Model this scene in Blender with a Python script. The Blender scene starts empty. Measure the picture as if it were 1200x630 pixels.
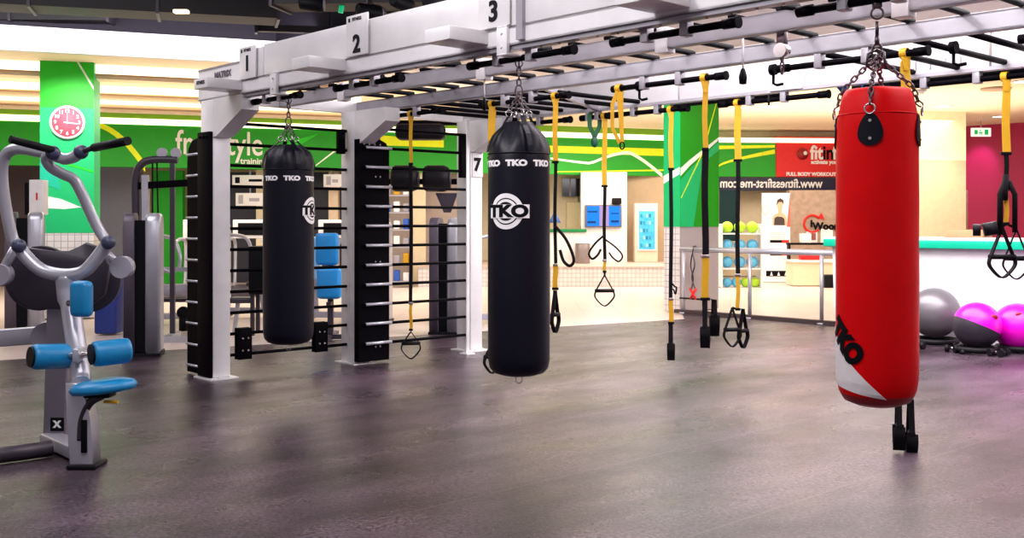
import bpy, bmesh, math, random
from mathutils import Vector, Matrix, Euler
random.seed(7)
C = bpy.context.scene.collection
F_ = 1240.0; H_ = 1.5; HOR = 260.0
PI = math.pi
def V(*a): return Vector(a)
def P(px, py, Y): return Vector(((px-600)/F_*Y, Y, H_+(HOR-py)/F_*Y))
def G(px, py, z=0.0):
    Y = (z-H_)*F_/(HOR-py); return Vector(((px-600)/F_*Y, Y, z))
# rig frame
RO = Vector((-2.84, 10.05, 0)); U = Vector((.680, -.733, 0)).normalized(); W = Vector((-U.y, U.x, 0))
RA = math.atan2(U.y, U.x)
def RW(s, t, z=0): return RO + U*s + W*t + Vector((0, 0, z))

# ------------------------------------------------------------------ materials
MT = {}
def mat(name, col, rough=.5, metal=0., bump=0., bscale=60., var=0., vscale=8., emit=None, es=1., coat=0., spec=.5, alpha=None):
    if name in MT: return MT[name]
    m = bpy.data.materials.new(name); m.use_nodes = True
    nt = m.node_tree; b = nt.nodes['Principled BSDF']
    c = (*col, 1)
    b.inputs['Base Color'].default_value = c
    b.inputs['Roughness'].default_value = rough; b.inputs['Metallic'].default_value = metal
    b.inputs['Coat Weight'].default_value = coat; b.inputs['Specular IOR Level'].default_value = spec
    tc = nt.nodes.new('ShaderNodeTexCoord')
    n = nt.nodes.new('ShaderNodeTexNoise'); n.inputs['Scale'].default_value = vscale; n.inputs['Detail'].default_value = 5
    nt.links.new(tc.outputs['Object'], n.inputs['Vector'])
    v = max(var, .04)
    r = nt.nodes.new('ShaderNodeValToRGB')
    r.color_ramp.elements[0].position = .3; r.color_ramp.elements[1].position = .7
    r.color_ramp.elements[0].color = (*[x*(1-v) for x in col], 1)
    r.color_ramp.elements[1].color = (*[min(1, x*(1+v)) for x in col], 1)
    nt.links.new(n.outputs['Fac'], r.inputs['Fac']); nt.links.new(r.outputs['Color'], b.inputs['Base Color'])
    if bump:
        n2 = nt.nodes.new('ShaderNodeTexNoise'); n2.inputs['Scale'].default_value = bscale; n2.inputs['Detail'].default_value = 3
        nt.links.new(tc.outputs['Object'], n2.inputs['Vector'])
        bp = nt.nodes.new('ShaderNodeBump'); bp.inputs['Strength'].default_value = bump; bp.inputs['Distance'].default_value = .01
        nt.links.new(n2.outputs['Fac'], bp.inputs['Height']); nt.links.new(bp.outputs['Normal'], b.inputs['Normal'])
    if emit:
        b.inputs['Emission Color'].default_value = (*emit, 1); b.inputs['Emission Strength'].default_value = es
    MT[name] = m; return m
WHITE = mat('white_paint', (.80, .79, .80), .4, bump=.05, bscale=30)
RIGW = mat('rig_white_steel', (.78, .76, .77), .32, .1, var=.08, vscale=3)
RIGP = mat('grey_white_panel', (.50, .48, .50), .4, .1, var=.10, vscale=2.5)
RAIL = mat('rail_brushed_aluminium', (.36, .34, .38), .38, .35, var=.12, vscale=4)
SILV = mat('silver_powder_coat', (.50, .50, .56), .3, .45, var=.08, vscale=5)
CHROME = mat('worn_chrome', (.62, .58, .58), .22, .95)
CHAIN = mat('dark_chain_steel', (.12, .09, .10), .28, .9)
BLACK = mat('black_powder_coat', (.002, .0015, .003), .5, spec=.04)
BPLAS = mat('black_rubber', (.006, .005, .007), .5, bump=.2, bscale=150, spec=.16)
VINB = mat('black_vinyl', (.004, .004, .010), .38, bump=.22, bscale=14, spec=.20)
VINR = mat('red_vinyl', (.74, .0005, .003), .42, bump=.15, bscale=12, spec=.14)
VINW = mat('scuffed_white_vinyl', (.85, .80, .80), .45, var=.1, vscale=9)
DRED = mat('dark_red_vinyl', (.30, .003, .008), .45)
SHROUD = mat('dark_plum_plastic', (.030, .022, .036), .42, bump=.1, bscale=120)
GREYP = mat('grey_plastic', (.38, .36, .42), .4)
BLUEP = mat('blue_upholstery', (.003, .225, .50), .38, bump=.1, bscale=60, coat=.1)
BLUE2 = mat('light_blue_upholstery', (.02, .30, .75), .4)
YEL = mat('yellow_webbing', (.62, .33, .0), .6, bump=.3, bscale=220)
WEB = mat('black_webbing', (.005, .004, .006), .7, bump=.3, bscale=220, spec=.12)
GRNW = mat('green_webbing', (.0, .09, .03), .6)
BLUW = mat('blue_webbing', (.0, .09, .45), .6)
GREEN = mat('green_paint', (.002, .33, .003), .5, var=.06, vscale=1)
GREEN2 = mat('emerald_paint', (.0, .50, .15), .5, var=.05, vscale=1)
GRN3 = mat('lime_paint', (.01, .62, .01), .5)
TEAL = mat('teal_laminate', (.0, .42, .25), .35)
YSW = mat('yellow_stripe_paint', (.80, .95, .0), .5)
WSW = mat('pale_stripe_paint', (.85, .97, .85), .5)
CREAM = mat('cream_wall_paint', (.86, .74, .52), .6, bump=.04)
BEIGE = mat('beige_wall_paint', (.74, .58, .42), .6)
BROWN = mat('taupe_wallpaper', (.42, .30, .22), .7, bump=.3, bscale=20, var=.15)
PINK = mat('magenta_wall_paint', (.42, .0, .075), .5)
DARKC = mat('dark_ceiling_paint', (.016, .011, .026), .7)
DUCT = mat('dark_duct_sheet', (.007, .005, .007), .6, .0, var=.3, vscale=2)
CEIL = mat('warm_ceiling_paint', (.90, .76, .56), .7)
CEILW = mat('lit_ceiling_and_trim_white', (.86, .82, .82), .7)  # whiter ceiling copy with strong light put into the colour; also downlight rings
RED = mat('red_sign_paint', (.72, .008, .008), .5)
NAVY = mat('navy_sign_paint', (.010, .010, .04), .4)
INK = mat('black_ink', (.003, .003, .005), .5, spec=.12)
INKW = mat('white_ink', (.9, .88, .88), .5)
GREYW = mat('blue_grey_panel', (.16, .17, .22), .35)
LSTRIP = mat('light_strip_glow', (1, .9, .7), .5, emit=(1, .86, .58), es=1.9)
LAMP = mat('downlight_glow', (1, .95, .8), .5, emit=(1, .92, .75), es=9)

def floor_mat():
    m = bpy.data.materials.new('speckled_rubber_floor'); m.use_nodes = True
    nt = m.node_tree; b = nt.nodes['Principled BSDF']; N = nt.nodes.new; L = nt.links.new
    tc = N('ShaderNodeTexCoord')
    rot = N('ShaderNodeMapping'); rot.inputs['Rotation'].default_value = (0, 0, -RA); L(tc.outputs['Object'], rot.inputs[0])
    def noise(sc, vec, det=5, rough=.6):
        n = N('ShaderNodeTexNoise'); n.inputs['Scale'].default_value = sc; n.inputs['Detail'].default_value = det; n.inputs['Roughness'].default_value = rough
        L(vec, n.inputs['Vector']); return n
    def ramp(fac, p0, c0, p1, c1):
        r = N('ShaderNodeValToRGB'); e = r.color_ramp.elements; e[0].position = p0; e[1].position = p1; e[0].color = (*c0, 1); e[1].color = (*c1, 1); L(fac, r.inputs['Fac']); return r
    def mul(x, y):
        mx = N('ShaderNodeMixRGB'); mx.blend_type = 'MULTIPLY'; mx.inputs[0].default_value = 1; L(x, mx.inputs[1]); L(y, mx.inputs[2]); return mx.outputs[0]
    st = N('ShaderNodeMapping'); st.inputs['Scale'].default_value = (1.7, .8, 1); L(rot.outputs[0], st.inputs[0])
    n1 = noise(.75, st.outputs[0], 7, .62); n5 = noise(2.6, st.outputs[0], 6, .7)
    r1 = ramp(n1.outputs['Fac'], .38, (.016, .010, .014), .64, (.074, .052, .068))
    r5 = ramp(n5.outputs['Fac'], .30, (.80, .78, .80), .72, (1.22, 1.20, 1.22))
    n2 = noise(42, tc.outputs['Object'], 5, .75)
    r2 = ramp(n2.outputs['Fac'], .40, (.18, .16, .18), .60, (2.1, 2.0, 2.05))
    c = mul(mul(r1.outputs[0], r5.outputs[0]), r2.outputs[0])
    n3 = N('ShaderNodeTexVoronoi'); n3.inputs['Scale'].default_value = 40; L(tc.outputs['Object'], n3.inputs['Vector'])
    r3 = ramp(n3.outputs['Distance'], .10, (1, 1, 1), .20, (0, 0, 0))
    mx2 = N('ShaderNodeMixRGB'); mx2.inputs[2].default_value = (.20, .13, .12, 1); L(r3.outputs[0], mx2.inputs[0]); L(c, mx2.inputs[1])
    br = N('ShaderNodeTexBrick'); br.offset = .5; br.inputs['Scale'].default_value = 1; br.inputs['Brick Width'].default_value = 1.25; br.inputs['Row Height'].default_value = 9.0
    br.inputs['Mortar Size'].default_value = .007; br.inputs['Mortar Smooth'].default_value = .4
    br.inputs['Color1'].default_value = (0, 0, 0, 1); br.inputs['Color2'].default_value = (0, 0, 0, 1); br.inputs['Mortar'].default_value = (.5, .5, .5, 1)
    L(rot.outputs[0], br.inputs['Vector'])
    mx3 = N('ShaderNodeMixRGB'); mx3.inputs[2].default_value = (.14, .105, .11, 1); L(br.outputs['Color'], mx3.inputs[0]); L(mx2.outputs[0], mx3.inputs[1]); L(mx3.outputs[0], b.inputs['Base Color'])
    n4 = noise(.9, st.outputs[0], 6, .6)
    rr = N('ShaderNodeMapRange'); rr.inputs['From Min'].default_value = .32; rr.inputs['From Max'].default_value = .68
    rr.inputs['To Min'].default_value = .22; rr.inputs['To Max'].default_value = .40
    L(n4.outputs['Fac'], rr.inputs['Value']); L(rr.outputs[0], b.inputs['Roughness'])
    b.inputs['Specular IOR Level'].default_value = .24
    bp = N('ShaderNodeBump'); bp.inputs['Strength'].default_value = .5; bp.inputs['Distance'].default_value = .004
    L(n2.outputs['Fac'], bp.inputs['Height']); L(bp.outputs[0], b.inputs['Normal'])
    return m
def tile_mat(name, c1, c2, grout, sx, sy, off=0., rough=.3):
    m = bpy.data.materials.new(name); m.use_nodes = True
    nt = m.node_tree; b = nt.nodes['Principled BSDF']; N = nt.nodes.new; L = nt.links.new
    tc = N('ShaderNodeTexCoord'); br = N('ShaderNodeTexBrick')
    mp = N('ShaderNodeMapping'); mp.inputs['Rotation'].default_value = (PI/2 if sy < 0 else 0, 0, 0)
    br.offset = off; br.inputs['Scale'].default_value = 1
    br.inputs['Brick Width'].default_value = sx; br.inputs['Row Height'].default_value = abs(sy)
    br.inputs['Mortar Size'].default_value = .006; br.inputs['Color1'].default_value = (*c1, 1); br.inputs['Color2'].default_value = (*c2, 1); br.inputs['Mortar'].default_value = (*grout, 1)
    L(tc.outputs['Object'], mp.inputs[0]); L(mp.outputs[0], br.inputs['Vector']); L(br.outputs['Color'], b.inputs['Base Color'])
    b.inputs['Roughness'].default_value = rough
    return m
RUBBER = floor_mat()
BEIGEF = tile_mat('beige_floor_tiles', (.74, .61, .55), (.78, .65, .58), (.60, .48, .43), .6, .6, 0, .3)
TILES = tile_mat('white_mosaic_tiles', (.78, .74, .72), (.70, .66, .65), (.42, .38, .38), .10, -.10, 0, .25)

# ------------------------------------------------------------------ mesh builder
class MB:
    def __init__(s): s.b = bmesh.new(); s.mats = []; s.mi = 0
    def m(s, mt):
        if mt not in s.mats: s.mats.append(mt)
        s.mi = s.mats.index(mt); return s
    def _f(s, faces, smooth=False):
        for f in faces: f.material_index = s.mi; f.smooth = smooth
    def box(s, lo, hi, bev=0., M=None):
        lo, hi = Vector(lo), Vector(hi); c = (lo+hi)/2; d = hi-lo
        r = bmesh.ops.create_cube(s.b, size=1, matrix=Matrix.Translation(c) @ Matrix.Diagonal((abs(d.x), abs(d.y), abs(d.z), 1)))
        vs = r['verts']
        if bev > 0:
            es = list({e for v in vs for e in v.link_edges})
            rr = bmesh.ops.bevel(s.b, geom=es, offset=min(bev, .45*min(abs(d.x), abs(d.y), abs(d.z))), segments=3, profile=.5, affect='EDGES')
            fs = rr['faces']; vs = list({v for f in fs for v in f.verts})
            allf = {f for v in vs for f in v.link_faces}; s._f(allf, True)
            vs = list({v for f in allf for v in f.verts})
        else: s._f({f for v in vs for f in v.link_faces})
        if M is not None: bmesh.ops.transform(s.b, matrix=M, verts=vs)
        return s
    def beam(s, p0, p1, w, h, up=(0, 0, 1), bev=0.):
        p0, p1 = Vector(p0), Vector(p1); d = p1-p0; x = d.normalized(); u = Vector(up)
        if abs(x.dot(u)) > .98: u = Vector((0, 1, 0))
        y = u.cross(x).normalized(); z = x.cross(y)
        M = Matrix.Translation(p0) @ Matrix((x, y, z)).transposed().to_4x4()
        return s.box((0, -w/2, -h/2), (d.length, w/2, h/2), bev, M)
    def tube(s, pts, r, n=12, closed=False, caps=True, smooth=True):
        pts = [Vector(p) for p in pts]; N = len(pts)
        rs = r if isinstance(r, (list, tuple)) else [r]*N
        rings = []; pn = None
        for i, p in enumerate(pts):
            a = pts[(i-1) % N] if (i > 0 or closed) else p
            c = pts[(i+1) % N] if (i < N-1 or closed) else p
            t = (c-a).normalized()
            if pn is None: pn = t.orthogonal().normalized()
            pn = (pn - t*pn.dot(t)).normalized(); q = t.cross(pn)
            rings.append([s.b.verts.new(p + (pn*math.cos(k*2*PI/n) + q*math.sin(k*2*PI/n))*rs[i]) for k in range(n)])
        fs = []
        for i in range(N if closed else N-1):
            A, B = rings[i], rings[(i+1) % N]
            for k in range(n): fs.append(s.b.faces.new((A[k], A[(k+1) % n], B[(k+1) % n], B[k])))
        s._f(fs, smooth)
        if caps and not closed: s._f([s.b.faces.new(rings[0][::-1]), s.b.faces.new(rings[-1])])
        return s
    def cyl(s, p0, p1, r, n=20): return s.tube([p0, p1], r, n)
    def lathe(s, prof, n=48, c=(0, 0, 0), smooth=True):
        c = Vector(c); rings = []
        for r, z in prof:
            rings.append([s.b.verts.new(c+Vector((r*math.cos(k*2*PI/n), r*math.sin(k*2*PI/n), z))) for k in range(n)] if r > 1e-5 else [s.b.verts.new(c+Vector((0, 0, z)))])
        fs = []
        for A, B in zip(rings, rings[1:]):
            for k in range(n):
                a = [A[k % len(A)], A[(k+1) % len(A)], B[(k+1) % len(B)], B[k % len(B)]]
                u = []
                for v in a:
                    if v not in u: u.append(v)
                if len(u) > 2: fs.append(s.b.faces.new(u))
        s._f(fs, smooth); return s
    def prism(s, poly, h, M=None, bev=0.):
        bot = [s.b.verts.new((x, y, 0)) for x, y in poly]; top = [s.b.verts.new((x, y, h)) for x, y in poly]
        fs = [s.b.faces.new(bot[::-1]), s.b.faces.new(top)]
        n = len(poly)
        for k in range(n): fs.append(s.b.faces.new((bot[k], bot[(k+1) % n], top[(k+1) % n], top[k])))
        s._f(fs)
        vs = bot+top
        if bev:
            es = [e for f in fs[:2] for e in f.edges]
            r = bmesh.ops.bevel(s.b, geom=es, offset=bev, segments=3, profile=.5, affect='EDGES')
            allf = set(r['faces']); vs = {v for f in allf for v in f.verts}; allf = {f for v in vs for f in v.link_faces}; s._f(allf, True)
            vs = list({v for f in allf for v in f.verts})
        if M is not None: bmesh.ops.transform(s.b, matrix=M, verts=vs)
        return s
    def sphere(s, c, r, sc=(1, 1, 1), n=24):
        rr = bmesh.ops.create_uvsphere(s.b, u_segments=n, v_segments=n//2, radius=r, matrix=Matrix.Translation(Vector(c)) @ Matrix.Diagonal((*sc, 1)))
        s._f({f for v in rr['verts'] for f in v.link_faces}, True); return s
    def add(s, bm2, M=None):
        me = bpy.data.meshes.new('tmp'); bm2.to_mesh(me)
        if M is not None: me.transform(M)
        k = len(s.b.faces); s.b.from_mesh(me); s.b.faces.ensure_lookup_table()
        s._f(s.b.faces[k:]); bpy.data.meshes.remove(me); return s
    def build(s, name, mt=None, parent=None, world=False):
        if mt is not None and not s.mats: s.mats = [mt]
        bmesh.ops.recalc_face_normals(s.b, faces=s.b.faces)
        me = bpy.data.meshes.new(name); s.b.to_mesh(me); s.b.free()
        for q in s.mats: me.materials.append(q)
        if world and parent is not None:
            r = parent
            while r.parent: r = r.parent
            me.transform((Matrix.Translation(r.location) @ r.rotation_euler.to_matrix().to_4x4()).inverted())
        o = bpy.data.objects.new(name, me); C.objects.link(o)
        if parent is not None: o.parent = parent
        return o
def thing(name, label, cat, loc=(0, 0, 0), rz=0, group=None):
    o = bpy.data.objects.new(name, None); C.objects.link(o); o.empty_display_size = .1
    o.location = loc; o.rotation_euler = (0, 0, rz); o['label'] = label; o['category'] = cat
    if group: o['group'] = group
    return o
def tag(o, label, cat, group=None):
    o['label'] = label; o['category'] = cat
    if group: o['group'] = group
    return o
def single(mb, name, mt, label, cat, loc=(0, 0, 0), rz=0, group=None):
    o = mb.build(name, mt); o.location = loc; o.rotation_euler = (0, 0, rz); return tag(o, label, cat, group)
def struct(mb, name, mt, parent=None):
    o = mb.build(name, mt, parent)
    if parent is None: o['kind'] = 'structure'
    return o
def copy_tree(o, parent=None):
    c = o.copy(); C.objects.link(c); c.parent = parent
    for ch in list(o.children): copy_tree(ch, c)
    return c
def text_bm(txt, size, ext=.002, bold=.0, sub=0, align='CENTER', sx=1.0, space=1.0):
    cu = bpy.data.curves.new('t', 'FONT'); cu.body = txt; cu.size = size; cu.extrude = ext; cu.offset = bold
    cu.align_x = align; cu.align_y = 'CENTER'; cu.resolution_u = 4; cu.space_character = space
    o = bpy.data.objects.new('t', cu); C.objects.link(o)
    bpy.context.view_layer.update()
    me = bpy.data.meshes.new_from_object(o.evaluated_get(bpy.context.evaluated_depsgraph_get()))
    bm = bmesh.new(); bm.from_mesh(me); bpy.data.objects.remove(o); bpy.data.curves.remove(cu); bpy.data.meshes.remove(me)
    bmesh.ops.remove_doubles(bm, verts=bm.verts, dist=1e-5)
    if sx != 1: bmesh.ops.scale(bm, vec=(sx, 1, 1), verts=bm.verts)
    if sub: refine(bm, sub)
    return bm
def refine(bm, maxlen):
    bmesh.ops.triangulate(bm, faces=bm.faces)
    for _ in range(6):
        es = [e for e in bm.edges if e.calc_length() > maxlen]
        if not es: break
        bmesh.ops.subdivide_edges(bm, edges=es, cuts=1, use_grid_fill=False)
        bmesh.ops.triangulate(bm, faces=[f for f in bm.faces if len(f.verts) > 3])
def poly_bm(poly, h=.002, sub=0, holes=()):
    bm = bmesh.new(); vs = [bm.verts.new((x, y, 0)) for x, y in poly]; bm.faces.new(vs)
    if sub: refine(bm, sub)
    r = bmesh.ops.extrude_face_region(bm, geom=list(bm.faces))
    bmesh.ops.translate(bm, vec=(0, 0, h), verts=[v for v in r['geom'] if isinstance(v, bmesh.types.BMVert)])
    return bm
def wrap(bm, rfun, ang, z0, roll=0.):
    """bend flat art (x right, y up, z out) round a body of revolution"""
    for v in bm.verts:
        x, y, z = v.co
        if roll: x, y = x*math.cos(roll)-y*math.sin(roll), x*math.sin(roll)+y*math.cos(roll)
        zz = z0+y; R = rfun(zz); a = ang + x/R
        v.co = ((R+.0012+z)*math.cos(a), (R+.0012+z)*math.sin(a), zz)
    return bm
def facing(p, nrm, up=(0, 0, 1)):
    """matrix: local x = reader's right, y = up, z = out along nrm"""
    n = Vector(nrm).normalized(); u = Vector(up); x = u.cross(n).normalized(); y = n.cross(x)
    return Matrix.Translation(Vector(p)) @ Matrix((x, y, n)).transposed().to_4x4()
def smooth_path(pts, n=6, closed=False):
    pts = [Vector(p) for p in pts]; out = []; N = len(pts)
    rng = range(N if closed else N-1)
    for i in rng:
        if closed: a, b, c, d = pts[(i-1) % N], pts[i], pts[(i+1) % N], pts[(i+2) % N]
        else: a, b, c, d = pts[max(i-1, 0)], pts[i], pts[i+1], pts[min(i+2, N-1)]
        for k in range(n):
            t = k/n; out.append(.5*((2*b)+(c-a)*t+(2*a-5*b+4*c-d)*t*t+(3*b-a-3*c+d)*t**3))
    if not closed: out.append(pts[-1])
    return out
def ribbon_strip(mb, pts, w, th, side):
    """flat webbing following pts, width along 'side' direction"""
    pts = [Vector(p) for p in pts]; side = Vector(side).normalized()
    rings = []
    for i, p in enumerate(pts):
        a = pts[max(i-1, 0)]; c = pts[min(i+1, len(pts)-1)]; t = (c-a).normalized()
        s_ = (side - t*side.dot(t)).normalized(); q = t.cross(s_)
        ww = w[i] if isinstance(w, (list, tuple)) else w
        rings.append([mb.b.verts.new(p+s_*ww/2*sx+q*th/2*sy) for sx, sy in ((1, 1), (-1, 1), (-1, -1), (1, -1))])
    fs = []
    for A, B in zip(rings, rings[1:]):
        for k in range(4): fs.append(mb.b.faces.new((A[k], A[(k+1) % 4], B[(k+1) % 4], B[k])))
    fs += [mb.b.faces.new(rings[0][::-1]), mb.b.faces.new(rings[-1])]
    mb._f(fs); return mb
def chain(mb, p0, p1, link=.042, r=.0045, sag=0., via=None):
    pts = [Vector(p0)]+[Vector(v) for v in (via or [])]+[Vector(p1)]
    path = [a_.lerp(c_, k/12) for a_, c_ in zip(pts, pts[1:]) for k in range(12)]+[pts[-1]] if via else [pts[0].lerp(pts[1], k/40) for k in range(41)]
    L = [0]
    for a, b in zip(path, path[1:]): L.append(L[-1]+(b-a).length)
    n = max(2, int(L[-1]/(link*.74)))
    for i in range(n):
        d = (i+.5)/n*L[-1]; j = max(k for k in range(len(L)) if L[k] <= d); j = min(j, len(path)-2)
        t = (path[j+1]-path[j]).normalized(); c = path[j].lerp(path[j+1], (d-L[j])/max(1e-6, L[j+1]-L[j]))
        o = t.orthogonal().normalized(); q = t.cross(o)
        sd = (o+q).normalized() if i % 2 else (o-q).normalized()
        h = link/2; w = link*.30
        loop = [c+t*(h-w)*(1 if math.cos(a) > 0 else -1)*1.0+t*w*math.cos(a)+sd*w*math.sin(a) for a in [k*2*PI/12+.01 for k in range(12)]]
        mb.tube(loop, r, 6, closed=True)
    return mb
def ring(mb, c, nrm, R, r, n=20, sc=1.):
    M = facing(c, nrm); mb.tube([M @ Vector((R*math.cos(a), R*sc*math.sin(a), 0)) for a in [k*2*PI/n for k in range(n)]], r, 8, closed=True); return mb

# ------------------------------------------------------------------ camera
cam = bpy.data.cameras.new('camera'); co = bpy.data.objects.new('camera', cam); C.objects.link(co)
co.location = (0, 0, H_); co.rotation_euler = (PI/2, 0, 0); cam.sensor_width = 36; cam.lens = F_/1200*36
cam.shift_y = -(315-HOR)/1200; cam.clip_end = 200
bpy.context.scene.camera = co
vs = bpy.context.scene.view_settings
vs.view_transform = 'Standard'; vs.look = 'None'; vs.gamma = 1; vs.use_curve_mapping = False; vs.exposure = 0.0

# ------------------------------------------------------------------ room
def flat(poly, z0, z1): return MB().prism(poly, z1-z0, Matrix.Translation((0, 0, z0)))
struct(flat([(-22, -6), (24, -6), (24, 40), (-22, 40)], -.3, -.02), 'floor', BEIGEF)
cA = RW(9.0, 9.15); cB = Vector((2.8, 17.4, 0))
dl = Vector((.86, .51, 0)).normalized(); l0 = Vector((-1.67, 13.8, 0))
pL = l0 - dl*16; pR = l0 + dl*5.05
struct(flat([(-18, -6), (20, -6), (20, 1.0), (cA.x, cA.y), (cB.x, cB.y), (pR.x, pR.y), (pL.x, pL.y)], -.02, 0), 'floor_rubber', RUBBER)

D21 = Vector((.932, .362, 0)); N21 = Vector((-.362, .932, 0))
sA = Vector((-4.4, 16.5, 0)); corner = Vector((-3.66, 16.8, 0))
# warm low ceiling behind soffit, white soffit face, dark void
a0 = corner - D21*16; a2 = corner + U*22
e1_, e2_, e3_ = RW(2.5, 3.83), RW(2.5, -1.0), RW(22, -1.0)
poly = [(a0.x, a0.y), (corner.x, corner.y), (e1_.x, e1_.y), (e2_.x, e2_.y), (e3_.x, e3_.y), (28, 0), (28, 42), (-22, 42)]
struct(flat(poly, 4.0, 4.10), 'ceiling', CEIL)
b = MB(); b.beam(a0+V(0, 0, 4.17), corner+V(0, 0, 4.17), .14, .36); b.beam(corner+V(0, 0, 4.17), e1_+V(0, 0, 4.17), .14, .36); b.beam(e1_+V(0, 0, 4.17), e2_+V(0, 0, 4.17), .14, .36); b.beam(e2_+V(0, 0, 4.17), e3_+V(0, 0, 4.17), .14, .36)
struct(b, 'trim_1', WHITE)
w0, w1, w2 = corner+W*.2+V(0,0,0), corner+U*22+W*.2, corner+U*22+W*5.6
w3 = corner+W*5.6-U*1.0
wq = [w0, RW(2.6, 4.03), RW(2.6, -.9), RW(20, -.9), w2, w3]
struct(flat([(q_.x, q_.y) for q_ in wq], 3.97, 3.998), 'ceiling_lit_area', CEILW)  # whiter sheet paints the brightly lit part of the ceiling over the rig
struct(flat([(-22, -6), (24, -6), (24, 42), (-22, 42)], 6.0, 6.1), 'ceiling_upper', DARKC)
b = MB(); q0 = a0+N21*.35; q1 = corner+N21*.35; b.beam(q0+V(0, 0, 5.15), q1+V(0, 0, 5.15), .1, 1.7); b.beam(q1+V(0, 0, 5.15), e1_+W*.5+U*.5+V(0, 0, 5.15), .1, 1.7); b.beam(e1_+W*.5+U*.5+V(0, 0, 5.15), e2_+U*.5+V(0, 0, 5.15), .1, 1.7)
struct(b, 'wall_upper', DARKC)
# back walls
struct(MB().box((-22, 32, -.02), (12, 32.2, 4)), 'wall_back', CREAM)
struct(MB().box((-22.2, 10, -.02), (-22, 32, 4)), 'wall_left', CREAM)
pk = Vector((11.75, 27.9, 0))
struct(MB().beam(pk+V(0, 0, 2), pk+U*16+V(0, 0, 2), .2, 4.0), 'wall_right', PINK)
cbp = G(1100, 300, 0)
bc = MB(); c1 = Vector((9.1, 23.8, 0)); bc.prism([(0, 0), (1.25, 0), (1.25, 1.1), (0, 1.1)], 4.0, Matrix.Translation(c1) @ Matrix.Rotation(math.radians(12), 4, 'Z'))
struct(bc, 'trim_2', CREAM)

# soffit light coves (three), along the building grid
for i, (py, zz) in enumerate(((84, 3.93), (110, 3.93), (127, 3.93))):
    Y = (zz-H_)*F_/(HOR-py); c = Vector((-6, Y-.1, 0))
    t = thing('ceiling_light', ['warm linear cove light in the ceiling nearest the white soffit', 'warm linear cove light in the middle of the beige ceiling', 'warm linear cove light nearest the long green bulkhead'][i], 'ceiling light', c+V(0, 0, 4.0), math.atan2(D21.y, D21.x), 'linear cove lights')
    MB().box((-9, .06, -.22), (3.2, .40, 0)).build('fascia', CEIL, t)
    MB().box((-9, .0, -[.15, .12, .08][i]), (3.2, .06, 0)).build('light_strip', LSTRIP, t)
    MB().box((-9, -.03, -.18), (3.2, .06, -.15)).build('trim', mat('tan_trim', (.45, .30, .2), .6), t)

# green bulkhead
def bulk(p0, p1, zb, zt): return MB().beam(p0+V(0, 0, (zb+zt)/2), p1+V(0, 0, (zb+zt)/2), .3, zt-zb)
g0 = Vector((-10.4, 23.2, 0)); gd = Vector((12.65, 4.7, 0)).normalized(); gn = Vector((gd.y, -gd.x, 0))
g1 = Vector((4.6, 23.2+15*4.7/12.65, 0)); gs = g0-gd*9
t = thing('bulkhead_sign', 'long green overhead fascia with yellow and white swooshes reading freestyle training', 'sign', g0, math.atan2(gd.y, gd.x))
LL = (g1-g0).length
MB().box((-9, 0, 2.74), (LL, .3, 3.70)).build('panel', GREEN, t)
MB().box((-9, .02, 3.84), (LL, .3, 4.0)).build('upper_band', mat('olive_green_paint', (.16, .38, .01), .5), t)
MB().box((-9, -.03, 3.705), (LL, .3, 3.835)).build('light_strip', LSTRIP, t)
def swoosh(f, x0, x1, w0, w1, mt, parent, n=24, y=-.006, nm='swoosh', ax=None):
    b = MB(); top = []; bot = []
    for k in range(n+1):
        u = k/n; x = x0+(x1-x0)*u; z = f(u); w = w0+(w1-w0)*u
        top.append((x, z+w/2)); bot.append((x, z-w/2))
    poly = top+bot[::-1]
    M = Matrix.Rotation(PI/2, 4, 'X'); M = Matrix.Translation((0, 0, 0)) @ M
    b.prism(poly, abs(y), M); return b.build(nm, mt, parent)
def bx(px):  # px -> local x on bulkhead
    k = (px-600)/F_; # (g0.x+gd.x*a)/(g0.y+gd.y*a)=k
    return (k*g0.y-g0.x)/(gd.x-k*gd.y)
swoosh(lambda u: 3.66-.92*u**1.8, bx(112), bx(170), .10, .22, YSW, t)
swoosh(lambda u: 3.40-.02*u, bx(545), bx(778), .15, .20, YSW, t)
swoosh(lambda u: 3.15-.12*math.sin(u*PI*1.0)+.30*math.sin(max(0, u-.35)/.65*PI)-.40*max(0, u-.7)/.3, bx(645), bx(776), .045, .11, WSW, t, y=-.012)
swoosh(lambda u: 2.80+.10*u, bx(650), bx(778), .025, .04, YSW, t)
swoosh(lambda u: 3.5-.05*u, bx(440), bx(520), .25, .18, YSW, t)
swoosh(lambda u: 2.85+.55*u, bx(370), bx(404), .03, .06, WSW, t)
swoosh(lambda u: 3.2+.4*u, bx(330), bx(372), .3, .02, GRN3, t)
xm = (bx(206)+bx(308))/2
bm = text_bm('freestyle', .78, .01, .008, sx=1.0)
wd = max(v.co.x for v in bm.verts)-min(v.co.x for v in bm.verts); bmesh.ops.scale(bm, vec=((bx(308)-bx(206))/wd, 1, 1), verts=bm.verts)
MB().add(bm, Matrix.Translation((xm, -.012, 3.30)) @ Matrix.Rotation(PI/2, 4, 'X')).build('lettering', INKW, t)
bm = text_bm('training', .20, .01, .004)
MB().add(bm, Matrix.Translation((bx(297), -.012, 2.92)) @ Matrix.Rotation(PI/2, 4, 'X')).build('lettering', INKW, t)

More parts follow.
